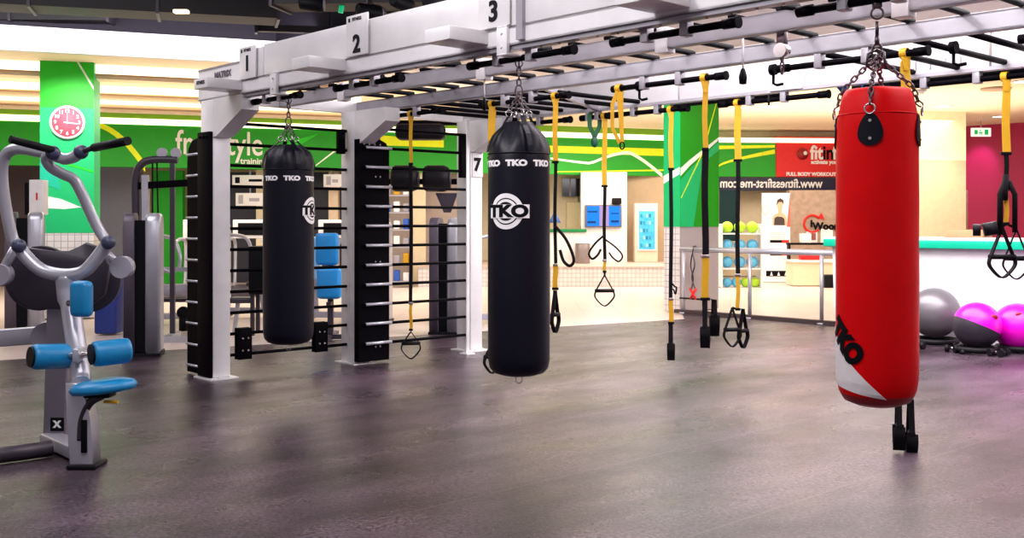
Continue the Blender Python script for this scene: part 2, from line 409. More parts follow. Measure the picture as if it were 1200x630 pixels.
# right bulkhead: green, red sign, navy band
r0 = Vector((4.6, 28.3, 0)); rd = Vector((.99, .10, 0)).normalized()
ra = math.atan2(rd.y, rd.x)
def rx(px):
    k = (px-600)/F_; return (k*r0.y-r0.x)/(rd.x-k*rd.y)
t = thing('bulkhead_sign', 'short green fascia with yellow swooshes right of the green column', 'sign', r0, ra)
MB().box((0, 0, 2.72), (rx(909), .3, 3.62)).build('panel', GREEN, t)
swoosh(lambda u: 3.50+.04*u, rx(842), rx(908), .10, .07, YSW, t)
swoosh(lambda u: 3.0+.4*u**.7, rx(842), rx(908), .05, .12, YSW, t)
swoosh(lambda u: 3.30-.35*u, rx(893), rx(908), .05, .05, GREEN, t)
t = thing('sign', 'red fascia sign with white and black lettering behind the red punching bag', 'sign', r0+rd*rx(909.2), ra)
xo = rx(909.2)
MB().box((0, -.02, 2.72), (rx(1060)-xo, .28, 3.80)).build('panel', RED, t)
def ftext(parent, s, size, x, z, mt, y=-.03, bold=.006, mirror=False, align='LEFT', sx=1., nm='lettering', ext=.006):
    bm = text_bm(s, size, ext, bold, align=align, sx=sx)
    if mirror: bmesh.ops.scale(bm, vec=(-1, 1, 1), verts=bm.verts)
    return MB().add(bm, Matrix.Translation((x, y, z)) @ Matrix.Rotation(PI/2, 4, 'X')).build(nm, mt, parent)
ftext(t, 'fit', .52, rx(949)-xo, 3.36, INKW, bold=.014, sx=.85)
ftext(t, 'in', .52, rx(963.5)-xo, 3.36, INK, bold=.014, sx=.85)
ftext(t, 'f', .52, rx(975)-xo, 3.36, INKW, bold=.014, sx=.85)
ftext(t, 'activate your body', .15, rx(950)-xo, 3.12, INKW)
ftext(t, 'FULL BODY WORKOUT IN 30 MIN', .13, rx(921)-xo, 2.79, INKW)
b = MB(); b.lathe([(0, 0), (.16, 0), (.16, .02), (0, .02)], 24)
bmt = Matrix.Translation((rx(940)-xo, -.022, 3.34)) @ Matrix.Rotation(PI/2, 4, 'X'); bmesh.ops.transform(b.b, matrix=bmt, verts=b.b.verts); b.build('emblem', DRED, t)
b = MB(); b.lathe([(0, 0), (.055, 0), (.055, .02), (0, .02)], 16)
bmesh.ops.transform(b.b, matrix=Matrix.Translation((rx(943)-xo, -.045, 3.36)) @ Matrix.Rotation(PI/2, 4, 'X'), verts=b.b.verts); b.build('emblem_dot', INKW, t)
single(MB().box((0, -.07, 0), (rx(1040)-0, .02, .12)), 'light_strip', LSTRIP, 'bright light strip above the red and green fascia signs', 'ceiling light', r0+V(0, 0, 3.64), ra)
t = thing('sign', 'navy strip sign with mirrored web address below the red and green fascias', 'sign', r0+V(0, 0, 0), ra)
MB().box((rx(842), -.03, 2.34), (rx(1050), .1, 2.70)).build('panel', NAVY, t)
ftext(t, 'www.fitnessfirst-me.com', .34, rx(963), 2.53, INKW, y=-.04, mirror=True, sx=(rx(963)-rx(845))/ (23*.34*.43), align='LEFT')

# ------------------------------------------------------------------ green columns
c2 = Vector((2.81, 17.7, 0))
t = thing('column', 'tall green painted column with white tiled foot behind the black railing', 'column', c2, RA)
MB().box((-.34, 0, 0), (0, 1.07, 1.42)).build('tiled_base', TILES, t)
MB().box((-.345, -.005, 1.42), (.005, 1.075, 4.0)).m(GREEN2).build('shaft', GREEN2, t)
MB().box((.005, .0, 1.42), (.011, 1.07, 4.0)).build('front_panel', GREEN, t)
def cpoly(parent, poly, mt, nm='swoosh', x=.011, th=.004):
    M = Matrix.Translation((x, 0, 0)) @ Matrix(((0, 0, 1, 0), (1, 0, 0, 0), (0, 1, 0, 0), (0, 0, 0, 1)))
    return MB().prism(poly, th, M).build(nm, mt, parent)
cpoly(t, [(0, 2.40), (.25, 2.55), (1.07, 2.98), (1.07, 2.93), (.25, 2.45), (0, 2.27)], WSW)
cpoly(t, [(0, 2.20), (.3, 2.42), (1.07, 2.9), (1.07, 2.75), (.6, 2.5), (.35, 1.42), (.0, 1.42)], GREEN2)
cpoly(t, [(0, 1.9), (.6, 2.7), (1.0, 3.6), (1.02, 3.6), (.63, 2.7), (.02, 1.9)], YSW, th=.006)
M_ = Matrix.Rotation(PI/2, 4, 'X')
MB().prism([(-.34, 2.15), (-.34, 2.28), (0, 2.42), (0, 2.30)], .006, Matrix.Translation((0, -.005, 0)) @ M_).build('swoosh', WSW, t)

th1 = math.radians(15)
Y1 = 16.4; e1 = Vector(((47-600)/F_*Y1, Y1, 0))
t = thing('column', 'wide green painted column carrying a pink wall clock', 'column', e1, th1)
# width so right edge lands at px 110
k = (110-600)/F_; wdt = (k*e1.y-e1.x)/(math.cos(th1)-k*math.sin(th1))
MB().box((0, 0, 0), (wdt, .8, 1.33)).build('tiled_base', TILES, t)
MB().box((-.004, -.004, 1.33), (wdt+.004, .8, 4.0)).build('shaft', GREEN2, t)
MB().box((0, -.010, 3.28), (wdt, -.004, 4.0)).build('lime_band', GRN3, t)
M_ = Matrix.Rotation(PI/2, 4, 'X')
def c1poly(poly, mt, nm='swoosh', y=-.010, th=.005): return MB().prism(poly, th, Matrix.Translation((0, y, 0)) @ M_).build(nm, mt, t)
c1poly([(0, 1.72), (.35, 1.70), (.60, 1.73), (.3, 1.86), (0, 1.92)], WSW, y=-.004)
c1poly([(wdt*.68, 4.0), (wdt*.72, 4.0), (wdt*1.0, 3.62), (wdt*1.0, 3.56)], WSW)
c1poly([(0, 2.62), (.4, 2.42), (wdt, 2.3), (wdt, 2.27), (.4, 2.38), (0, 2.56)], GRN3, y=-.004)
c1poly([(0, 2.75), (.2, 2.5), (.3, 2.0), (0, 2.1)], mat('sea_green_paint', (.0, .50, .30), .5), y=-.004, th=.004)
# clock
ckp = Matrix.Translation(e1) @ Matrix.Rotation(th1, 4, 'Z') @ Vector((wdt*.51, -.012, 3.05))
t = thing('wall_clock', 'round pink-faced wall clock with white rim and white numerals', 'clock', ckp, th1)
def disc(prof, nm, mt, par, y=0, n=40):
    b = MB(); b.lathe(prof, n); bmesh.ops.transform(b.b, matrix=Matrix.Translation((0, y, 0)) @ Matrix.Rotation(PI/2, 4, 'X'), verts=b.b.verts); return b.build(nm, mt, par)
disc([(0, 0), (.20, 0), (.25, 0), (.262, .02), (.255, .045), (.235, .05), (.225, .035), (.2, .03), (0, .03)], 'rim', INKW, t)
disc([(0, 0), (.226, 0), (.226, .004), (0, .004)], 'face', mat('pink_dial', (.80, .10, .16), .5), t, y=-.031)
for k in range(12):
    a = k*PI/6; MB().add(text_bm(str(12 if k == 0 else k), .075, .002, .003), Matrix.Translation((.175*math.sin(a), -.037, .175*math.cos(a))) @ Matrix.Rotation(PI/2, 4, 'X')).build('numeral', INKW, t)
MB().beam((-.05, -.042, .0), (.15, -.042, -.02), .004, .016).build('hour_hand', INKW, t)
MB().beam((.0, -.046, -.03), (.0, -.046, .15), .004, .014).build('minute_hand', INKW, t)

# ------------------------------------------------------------------ back-of-house area behind, centre
plat = MB().box((-2.2, 24.8, -.02), (4.9, 31.8, .44)); struct(plat, 'trim_3', TILES)
struct(MB().box((-2.2, 24.76, .44), (4.9, 31.8, .46)), 'trim_4', mat('stone_coping', (.60, .46, .38), .4))
z0 = .46
def bxp(px0, px1, Y, py0, py1, d=.1, bev=0.):
    a = P(px0, py1, Y); c = P(px1, py0, Y); return MB().box((a.x, Y, a.z), (c.x, Y+d, c.z), bev)
struct(MB().box((1.8, 27.6, .46), (3.0, 28.0, 2.80)), 'wall_panel', WHITE)
struct(MB().box((3.0, 28.6, .46), (5.6, 28.8, 2.9)), 'wall_alcove', mat('alcove_tan', (.60, .44, .28), .6))
struct(MB().box((-2.0, 29.0, .46), (1.8, 29.2, 2.9)), 'wall_office', CREAM)
# tv
a = P(686, 240, 27.4); c = P(729, 266, 27.4)
t = thing('television', 'wall-mounted television showing a blue screen on the white wall', 'television', ((a.x+c.x)/2, 27.5, c.z))
hw = (c.x-a.x)/2; hh = a.z-c.z
MB().box((-hw, 0, 0), (hw, .08, hh), .01).build('frame', mat('dark_tv_frame', (.12, .12, .15), .4), t)
b = MB(); sc1 = mat('blue_screen', (.0, .08, .4), .2, emit=(.0, .16, .75), es=.9); sc2 = mat('pale_screen', (.12, .08, .2), .2, emit=(.60, .42, .75), es=.55)
sc3 = mat('dark_blue_screen', (.0, .02, .1), .2, emit=(.0, .03, .2), es=.5)
b.m(sc1).box((-hw+.04, -.006, .03), (-.1, 0, hh-.03)); b.m(sc2).box((-.1, -.006, .03), (.14, 0, hh-.03)); b.m(sc1).box((.14, -.006, .03), (hw-.04, 0, hh-.03))
b.m(sc3).box((-hw+.06, -.009, .38), (-.16, -.006, .42)).box((-hw+.06, -.009, .10), (-.2, -.006, .16)).box((.2, -.009, .34), (hw-.08, -.006, .37)).box((.2, -.009, .12), (hw-.08, -.006, .18))
b.build('screen', None, t)
single(MB().box((-.12, -.08, 0), (.12, .1, .16), .02), 'camera_box', BPLAS, 'small black box on top of the television', 'box', (2.72, 27.5, P(700, 239, 27.4).z))
# office window/door/counter
struct(bxp(659, 684, 28.8, 209, 230), 'window_1', mat('dark_glass', (.012, .012, .02), .08))
struct(bxp(667.5, 669, 28.75, 209, 230, .05), 'window_2', GREYP)
struct(bxp(664, 686, 28.85, 237, 305, .12, .01), 'door_1', mat('pale_door', (.86, .74, .44), .5))
t = thing('reception_counter', 'white counter with green top beside the office door', 'counter', (1.0, 27.0, z0))
MB().box((-.9, 0, 0), (.86, .5, .78)).build('body', WHITE, t); MB().box((-.95, -.05, .78), (.90, .55, .86), .01).build('counter_top', mat('dark_green_laminate', (.0, .2, .05), .4), t)
t = thing('desk_lamp', 'small lamp with blue shade on the green-topped counter', 'lamp', (1.1, 27.25, z0+.86))
MB().lathe([(0, 0), (.08, 0), (.08, .02), (.015, .03), (.015, .2), (0, .2)], 16).build('base', CREAM, t)
MB().lathe([(.05, .38), (.16, .16), (.155, .16), (.045, .38)], 20).build('lamp_shade', mat('blue_shade', (.1, .2, .6), .6), t)
# trash bin
t = thing('trash_bin', 'round steel trash bin with domed lid beside the white wall', 'bin', (1.78, 26.7, z0))
MB().lathe([(0, 0), (.18, 0), (.19, .02), (.19, .48), (.18, .5), (0, .5)], 28).build('body', mat('bin_steel', (.30, .26, .26), .35, .5), t)
MB().lathe([(.2, .5), (.2, .54), (.14, .64), (.05, .68), (0, .68)], 28).build('lid', WHITE, t)
# fridge
a = P(744, 238, 27.3); fz = a.z-z0; fx = (a.x+P(771, 238, 27.3).x)/2; fw = P(771, 238, 27.3).x-a.x
t = thing('drinks_fridge', 'tall glass-door drinks fridge lit pale blue in the beige alcove', 'fridge', (fx, 27.3, z0))
MB().box((-fw/2, 0, 0), (fw/2, .6, fz), .02).build('cabinet', mat('peach_enamel', (.80, .62, .48), .4), t)
d = MB().box((-fw/2+.06, -.04, .30), (fw/2-.04, 0, fz-.16), .01).build('door', WHITE, t)
MB().box((-fw/2+.10, -.05, .34), (fw/2-.08, -.04, fz-.2)).build('glass', mat('lit_fridge_glass', (.05, .35, .55), .15, emit=(.10, .50, .80), es=.45, var=.3, vscale=12), d)
cols = [(.02, .3, .5), (.1, .5, .6), (.3, .6, .65), (.02, .2, .35)]
b = MB()
for r_ in range(5):
    for k in range(4):
        b.m(mat('bottle_blue_%s' % 'abcd'[(r_+k) % 4], cols[(r_+k) % 4], .3)).box((-fw/2+.13+k*.075, -.062, .40+r_*.19), (-fw/2+.18+k*.075, -.052, .49+r_*.19))
b.build('bottles', None, t)

# right back: ball shelf, poster, taupe wall, desk
struct(MB().box((4.9, 29.4, 0), (14, 29.6, 4.0)), 'wall_studio', CREAM)
a = P(925, 224, 27.6); c = P(1060, 345, 27.6)
struct(MB().box((a.x, 27.6, -.02), (c.x+2, 27.9, 2.33)), 'wall_partition', BROWN)
dwp = P(843, 222, 27.8); struct(MB().box((dwp.x, 27.8, 1.0), (P(867, 0, 27.8).x, 28.2, 2.33)), 'window_3', mat('dark_green_glass', (.01, .03, .03), .1))
# ball shelf
Ys = 24.3; a = P(846, 343, Ys); c = P(893, 262, Ys); sw = c.x-a.x
t = thing('ball_rack', 'white four-tier rack of exercise balls beside the green column', 'rack', ((a.x+c.x)/2, Ys, 0))
for k, py in enumerate((337, 314, 294, 273)):
    z = P(0, py, Ys).z; MB().box((-sw/2, 0, z-.03), (sw/2, .5, z)).build('shelf', WHITE, t)
for sx in (-1, 1): MB().box((sx*sw/2-.02, 0, 0), (sx*sw/2+.02, .5, P(0, 262, Ys).z)).build('upright', WHITE, t)
blu = mat('sky_blue_ball', (.10, .45, .75), .35); lime = mat('lime_ball', (.40, .68, .02), .35)
rown = ['bottom', 'second', 'third', 'top']
for r_, py in enumerate((337, 314, 294, 273)):
    z = P(0, py, Ys).z
    for k in range(3 if r_ else 4):
        lim = r_ == 3 or (r_ == 0 and k > 1)
        xx = -sw/2+.16+k*(.215 if r_ == 0 else .29)
        o = single(MB().sphere((0, 0, 0), .135 if r_ else .115, n=20), 'medicine_ball', lime if lim else blu,
          ('lime green' if lim else 'sky blue')+' ball on the '+rown[r_]+' shelf of the rack, '+['leftmost', 'second from left', 'third from left', 'rightmost'][k]+' there', 'ball', ((a.x+c.x)/2+xx, Ys+.2, z+(.135 if r_ else .115)), group='balls on the rack')
# poster
Yp = 26.5; a = P(893, 337, Yp); c = P(926, 226, Yp); pw = c.x-a.x
t = thing('banner', 'tall white promotional banner with a portrait of an athlete', 'banner', (a.x, Yp, 0))
zt = c.z
MB().box((0, 0, .0), (pw, .03, zt)).build('sheet', INKW, t)
def pl(parent, poly, mt, nm, y=-.004):
    return MB().prism(poly, .004, Matrix.Translation((0, y+.004, 0)) @ Matrix.Rotation(PI/2, 4, 'X')).build(nm, mt, parent)
pl(t, [(.62, 1.38), (.62+.08, zt), (pw, zt), (pw, 1.38)], mat('coral_print', (.75, .12, .08), .5), 'stripe')
sk = mat('skin_print', (.72, .42, .25), .6)
pl(t, [(.26, 1.42), (.26, 1.62), (.33, 1.70), (.40, 1.72), (.40, 1.80), (.37, 1.92), (.40, 2.02), (.48, 2.04), (.52, 1.95), (.50, 1.80), (.50, 1.74), (.58, 1.68), (.62, 1.60), (.62, 1.42)], sk, 'figure')
pl(t, [(.30, 1.42), (.31, 1.60), (.38, 1.64), (.50, 1.63), (.56, 1.58), (.57, 1.42)], mat('dark_print', (.05, .03, .03), .6), 'figure_top', y=-.008)
pl(t, [(.36, 1.92), (.38, 2.05), (.46, 2.10), (.54, 2.04), (.54, 1.93), (.50, 2.0), (.42, 2.0)], mat('dark_print', (.05, .03, .03), .6), 'figure_hair', y=-.008)
pl(t, [(.08+.09*math.cos(x*PI/8), 1.8+.13*math.sin(x*PI/8)) for x in range(16)], mat('grey_print', (.5, .5, .45), .6), 'badge')
pl(t, [(.08+.06*math.cos(x*PI/8), 1.8+.10*math.sin(x*PI/8)) for x in range(16)], INKW, 'badge_centre', y=-.008)
for zz, x0, x1, m_ in ((.98, .2, .5, INK), (.98, .5, .68, RED), (.66, .2, .5, INK), (.66, .5, .68, RED)): pl(t, [(x0, zz), (x1, zz), (x1, zz+.07), (x0, zz+.07)], m_, 'print_bar')
pl(t, [(.1, .14), (.68, .14), (.68, .28), (.1, .28)], INK, 'print_block')
for k in range(3): pl(t, [(.20+k*.18, .16), (.27+k*.18, .16), (.235+k*.18, .26)], INKW, 'print_icon', y=-.008)
for k in range(4): pl(t, [(.2, 1.22-k*.05), (.55+.04*(k % 2), 1.22-k*.05), (.55+.04*(k % 2), 1.235-k*.05), (.2, 1.235-k*.05)], mat('grey_print', (.5, .5, .45), .6), 'print_line')
# wall logo + notices
t = thing('wall_logo', 'circular arrow emblem with lettering on the taupe wall', 'sign', P(952, 262, 27.59))
b = MB(); b.tube([V(.22*math.cos(x), -.01, .22*math.sin(x)) for x in [math.radians(40+k*12) for k in range(24)]], .03, 8).build('ring', RED, t)
pl(t, [(.12, .16), (.32, .10), (.24, .28)], RED, 'arrow', y=-.01)
ftext(t, 'Woono', .26, .0, -.07, INK, y=-.03, bold=.012)
ftext(t, 'i', .26, -.06, .0, INK, y=-.03, bold=.012)
nt1 = single(bxp(945, 958, 27.56, 271, 284, .045), 'notice', WHITE, 'framed notice with dark print left under the wall emblem', 'notice')
bb = bxp(946.5, 956, 27.55, 273, 281, .01); bb.build('print', mat('maroon_print', (.3, .08, .08), .5), nt1)
single(bxp(962, 976, 27.56, 268, 285, .045), 'notice', INKW, 'white notice sheet with small print right under the wall emblem', 'notice')
# desk behind
t = thing('desk', 'cream desk with grey top and red items behind the railing', 'desk', (P(930, 0, 25).x, 25.0, 0))
MB().box((0, 0, 0), (1.5, .7, .55)).build('body', CREAM, t); MB().box((-.05, -.05, .55), (1.6, .75, .6)).build('desk_top', WHITE, t)
MB().box((0, .5, .95), (1.6, .7, 1.0)).build('rear_shelf', INK, t); 
for x_ in (.02, 1.52): MB().box((x_, .5, .6), (x_+.04, .7, .95)).build('support', INK, t)
single(MB().box((0, 0, 0), (.45, .3, .12), .02), 'box', RED, 'flat red box lying on the cream desk', 'box', (P(940, 0, 25).x, 25.05, .6))
single(MB().box((0, 0, 0), (.5, .3, .30), .03), 'bag', BPLAS, 'black bag under the wall notices beside the cream desk', 'bag', (P(965, 0, 24.5).x, 24.4, -.02))
single(MB().box((0, 0, 0), (.24, .2, .22), .01), 'monitor', WHITE, 'small pale box standing on the rear shelf of the desk', 'box', (P(946, 0, 25).x, 25.5, 1.0))

# ------------------------------------------------------------------ railing
t = thing('railing', 'low steel handrail on dark kerb in front of the ball rack', 'railing', RW(-1.6, 9.15), RA)
MB().cyl((0, 0, 1.05), (2.95, 0, 1.05), .045).build('handrail', SILV, t)
for s_ in (.06, 1.35, 2.6): MB().cyl((s_, 0, .0), (s_, 0, 1.05), .03).lathe([(.0, .0), (.07, 0), (.07, .02), (0, .02)], 16, (s_, 0, .0)).build('post', SILV, t)
MB().box((-.1, -.05, .0), (3.0, .05, .06)).build('kerb', mat('dark_kerb', (.05, .03, .03), .5), t)
MB().cyl((0, -.02, .25), (.55, -.02, .25), .015).build('lower_bar', BPLAS, t)
t = thing('jump_rope', 'dark jump rope with red handles hanging from the handrail end', 'rope', RW(-1.3, 9.08), RA)
b = MB(); b.tube(smooth_path([(0, 0, 1.0), (-.03, -.01, .8), (.02, -.01, .6), (-.02, 0, .42)], 6), .012, 6); b.tube(smooth_path([(0, 0, 1.0), (.05, -.01, .8), (.0, -.02, .6), (.05, 0, .42)], 6), .012, 6); b.tube([(0,0,1.0),(0,.02,1.1),(0,.07,1.11),(0,.13,1.05)], .012, 6); b.build('cord', CHAIN, t)
MB().cyl((-.05, 0, .42), (.06, 0, .25), .022, 10).build('handle', RED, t); MB().cyl((.07, 0, .42), (-.05, .01, .26), .022, 10).build('handle', RED, t)

# ------------------------------------------------------------------ right counter, balls
t = thing('bar_counter', 'long white curved reception counter with teal edged top', 'counter', RW(1.66, 8.2), RA)
prof = [(.10, 0), (.02, .35), (.0, .8), (-.02, 1.17), (.9, 1.17), (.9, 0)]
M_ = Matrix(((0, 0, 1, 0), (1, 0, 0, 0), (0, 1, 0, 0), (0, 0, 0, 1)))
MB().prism(prof, 8.0, Matrix.Translation((.08, 0, 0)) @ M_).build('body', WHITE, t)
MB().box((0, -.12, 1.17), (8.2, 1.0, 1.27), .01).build('top_edge', TEAL, t)
MB().box((.01, -.11, 1.27), (8.2, .99, 1.30), .005).build('counter_top', WHITE, t)
single(MB().box((0, 0, 0), (.5, .3, .10), .01), 'tray', mat('wood_tray', (.45, .25, .12), .5), 'small wooden tray on the white counter next to the red bag', 'tray', RW(3.0, 8.8, 1.30), RA)
def ball_c(px, py, r, t_): # find s on line t
    k = (px-600)/F_; A = RO+W*t_; s = (k*A.y-A.x)/(U.x-k*U.y); return A+U*s
def cradle(loc, r, lab):
    b = MB(); b.tube([(r*math.cos(a), r*math.sin(a), .05) for a in [k*2*PI/24 for k in range(24)]], .035, 8, closed=True)
    for k in range(4): a = k*PI/2+.5; b.cyl((r*math.cos(a), r*math.sin(a), .05), (r*1.15*math.cos(a), r*1.15*math.sin(a), .0), .03, 8)
    return single(b, 'ball_stand', BPLAS, lab, 'stand', loc, 0, 'black ball stands')
p = ball_c(1095, 367, .3, 7.88); R_ = 29/F_*p.y
zc = H_-(366-HOR)/F_*p.y
cradle(p, .26, 'black ring stand under the silver exercise ball')
single(MB().sphere((0, 0, 0), R_, n=48), 'exercise_ball', mat('silver_ball_vinyl', (.17, .155, .17), .3, .35), 'large silver grey exercise ball against the white counter', 'ball', (p.x, p.y, max(zc, R_)), 0)
p = ball_c(1145, 380, .3, 7.40); R_ = 27/F_*p.y; zc = max(H_-(381-HOR)/F_*p.y, R_+.01)
cradle(p, .22, 'black ring stand under the two-tone magenta and black ball')
t = thing('exercise_ball', 'magenta exercise ball with black lower half beside the silver ball', 'ball', (p.x, p.y, zc))
MAG = mat('magenta_ball_vinyl', (.80, .0, .55), .3)
pr = [(R_*math.cos(a), R_*math.sin(a)) for a in [math.radians(x) for x in range(0, 91, 6)]]; pr[-1] = (0, R_)
o = MB().lathe(pr, 48).build('upper_shell', MAG, t); o.rotation_euler = (0, math.radians(24), 0)
pr = [(R_*.995*math.cos(a), R_*.995*math.sin(a)) for a in [math.radians(x) for x in range(0, -91, -6)]]; pr[-1] = (0, -R_*.995)
o = MB().lathe(pr, 48).build('lower_shell', SHROUD, t); o.rotation_euler = (0, math.radians(24), 0)
o = MB().sphere((0, 0, 0), .05, (1, .3, .6), 12).build('valve_patch', DRED, t); dv = Vector((.35, -.80, .42)).normalized()*R_*.985; o.location = dv
p = ball_c(1193, 384, .3, 7.85); R_ = 28/F_*p.y; zc = max(H_-(386-HOR)/F_*p.y, R_+.01)
cradle(p, .22, 'black ring stand under the plain magenta ball')
t = thing('exercise_ball', 'plain magenta exercise ball at the right edge of the picture', 'ball', (p.x, p.y, zc))
MB().sphere((0, 0, 0), R_, n=48).build('shell', MAG, t)
o = MB().sphere((0, 0, 0), .045, (1, .3, .5), 12).build('valve_patch', DRED, t); o.location = Vector((-.30, -.72, .60)).normalized()*R_*.985
# low bench / tray of small dumbbells below balls
for i, px in enumerate((1074, 1118, 1128, 1167, 1176)):
    p = ball_c(px, 400, .1, 7.28)
    t = thing('dumbbell', 'small chrome and black dumbbell on the floor below '+['the silver ball', 'the gap right of the silver ball', 'the two-tone ball, left side', 'the two-tone ball, right side', 'the plain magenta ball'][i], 'dumbbell', p, RA+.4*i, 'small dumbbells under the balls')
    MB().cyl((-.07, 0, .045), (.07, 0, .045), .014, 10).build('handle', CHROME, t)
    for sx in (-1, 1): MB().cyl((sx*.05, 0, .045), (sx*.10, 0, .045), .045, 6).build('weight', BPLAS, t)

# exit sign
e = Vector(P(1150, 155, 26.0))
t = thing('exit_sign', 'hanging white and green emergency exit sign near the magenta wall', 'sign', e)
MB().box((-.24, 0, -.10), (.24, .05, .11), .01).build('housing', mat('lit_white_panel', (.9, .95, .9), .4, emit=(.8, 1, .85), es=.8), t)
gl = mat('exit_green', (.0, .45, .12), .4, emit=(0, .5, .12), es=.5)
b = MB(); b.box((-.17, -.008, -.05), (-.09, 0, .06)).box((.08, -.008, -.06), (.17, 0, .07)).box((-.05, -.008, .03), (-.01, 0, .06)).box((-.06, -.008, -.02), (.03, 0, .01)).box((-.05, -.008, -.06), (-.03, 0, -.02)).box((.0, -.008, -.06), (.02, 0, -.02)).build('pictogram', gl, t)
MB().cyl((0, .02, .11), (0, .02, 4.0-e.z), .012, 8).build('hanger', SILV, t)
for i, (px, py) in enumerate(((1104, 125), (1172, 137), (1200, 96), (985, 128), (905, 125), (1000, 108))):
    p = G(px, py, 3.985)
    t = thing('downlight', 'round recessed downlight in the beige ceiling '+['above the cream pillar', 'above the exit sign', 'at the upper right edge', 'left of the red bag', 'above the short green fascia', 'nearer the rig, left of the red bag'][i], 'ceiling light', p, 0, 'recessed downlights')
    MB().lathe([(.16, 0), (.22, 0), (.22, .012), (.16, .012)], 24, (0, 0, -.0)).build('trim_ring', CEILW, t)
    MB().lathe([(0, .004), (.16, .004), (.16, .01), (0, .01)], 24).build('lens', LAMP, t)
for i, (px, py) in enumerate(((1080, 107), (1167, 105))):
    p = G(px, py, 3.97)
    single(MB().lathe([(0, -.05), (.04, -.045), (.06, -.01), (.09, 0), (.09, .03), (0, .03)] if i == 0 else [(0, -.01), (.25, -.01), (.27, 0), (.27, .03), (0, .03)], 20), 'smoke_detector' if i == 0 else 'air_vent', mat('tan_trim', (.45, .30, .2), .6) if i else GREYP,
           'small grey ceiling detector right of the red bag' if i == 0 else 'round tan air vent in the beige ceiling', 'detector' if i == 0 else 'vent', p)

# ------------------------------------------------------------------ THE RIG
rig = thing('training_rig', 'large white steel monkey-bar training rig with numbered stations 1 2 3 and 7', 'gym rig', RO, RA)
ZB = 2.67; SE = 9.9
def part(mb, nm, mt, parent=rig): return mb.build(nm, mt, parent)
def frac_panel(t0, t1, s0, s1, z0, z1, nm='fascia_panel', mt=RIGW): return part(MB().box((s0, t0, z0), (s1, t1, z1), .006), nm, mt)
# posts
def post(t0, s0=-.25, w=.18, d=.25, panel=False):
    part(MB().box((s0, t0, .015), (s0+d, t0+w, ZB), .008), 'post', RIGW)
    part(MB().box((s0-.05, t0-.05, 0), (s0+d+.06, t0+w+.06, .015)).cyl((s0+d+.035, t0+.04, .015), (s0+d+.035, t0+.04, .035), .012, 6).cyl((s0+d+.035, t0+w-.03, .015), (s0+d+.035, t0+w-.03, .035), .012, 6), 'base_plate', RIGW)
def gusset(t0, w=.18, s0=0, sgn=1, L=.55, mt=RIGW):
    poly = [(s0, ZB-.36), (s0+sgn*.06, ZB-.36), (s0+sgn*L, ZB-.14), (s0+sgn*L, ZB), (s0, ZB)]
    if sgn < 0: poly = poly[::-1]
    M = Matrix(((1, 0, 0, 0), (0, 0, 1, t0), (0, 1, 0, 0), (0, 0, 0, 1)))
    part(MB().prism(poly, w, M), 'gusset', mt)
for t0 in (0, 1.61, 3.22): post(t0); gusset(t0)
for t0 in (0, 1.61, 3.22): post(t0, s0=SE-.2); gusset(t0, s0=SE-.2, sgn=-1)
# F rail + fascia
def rail(t, h=.11, w=.09, s0=-.3, s1=SE+.1, mt=RAIL, z=ZB):
    # C-section extrusion with lips
    b = MB(); b.box((s0, t-w/2, z), (s1, t+w/2, z+.012)).box((s0, t-w/2, z+h-.012), (s1, t+w/2, z+h)).box((s0, t-w/2, z), (s1, t-w/2+.012, z+h)).box((s0, t+w/2-.012, z), (s1, t+w/2, z+h))
    return part(b, 'rail', mt)
rail(.05, .12, .10, mt=RIGW)
part(MB().box((-.3, .02, ZB-.028), (SE, .10, ZB-.001)), 'rail_lip', RAIL)
b = MB()
for k in range(60): b.cyl((.1+k*.165, .06, ZB-.036), (.1+k*.165, .06, ZB-.027), .008, 6)
part(b, 'rail_bolts', CHROME)
for k, (a_, c_) in enumerate(((.95, 2.55), (2.56, 4.25), (4.30, 5.9), (5.95, 7.6), (7.65, SE))):
    frac_panel(.0, .04, a_, c_, ZB+.125, ZB+.40)
frac_panel(.0, .04, -.3, .52, ZB+.125, ZB+.29)
part(MB().box((-.3, -.004, ZB+.28), (.52, .05, ZB+.30)), 'panel_edge', RAIL)
part(MB().box((4.245, -.03, ZB+.02), (4.305, .03, ZB+.60)), 'panel_joint', RAIL)
frac_panel(.0, .04, .53, .94, ZB+.125, ZB+.385)
# number plates
def plate(s, num, z0=2.79, z1=3.12, w=.31, dz=0, t=-.012):
    p_ = part(MB().box((s-w/2, t-.012, z0), (s+w/2, t, z1), .003), 'number_plate', RIGW)
    bm = text_bm(num, .19, .002, .006, sx=1.05)
    MB().add(bm, Matrix.Translation((s, t-.016, z0+.13+dz)) @ Matrix.Rotation(PI/2, 4, 'X')).build('numeral', INK, p_)
    bm = text_bm('FITNESS', .036, .001, .001); q = MB().add(bm, Matrix.Translation((s+.0, t-.014, z1-.035)) @ Matrix.Rotation(PI/2, 4, 'X')); q.build('caption', INK, p_); MB().box((s-w/2+.03, t-.014, z1-.05), (s-w/2+.055, t-.011, z1-.02)).build('caption_mark', INK, p_)
plate(.70, '1', 2.79, 3.08, .29); plate(2.42, '2', 2.80, 3.12, .29, dz=-.045); plate(4.02, '3', 2.80, 3.16, .31, dz=-.025)
# protruding arms
for i, s in enumerate((.30, 1.98, 3.68, 5.38, 7.08)):
    part(MB().box((s, -.34, 2.70), (s+.26, .0, 2.79), .004), 'side_arm', RIGW)
q = text_bm('FITNESS', .045, .001, .001); MB().add(q, Matrix.Translation((.43, -.343, 2.75)) @ Matrix.Rotation(PI/2, 4, 'X')).build('caption', INK, rig)
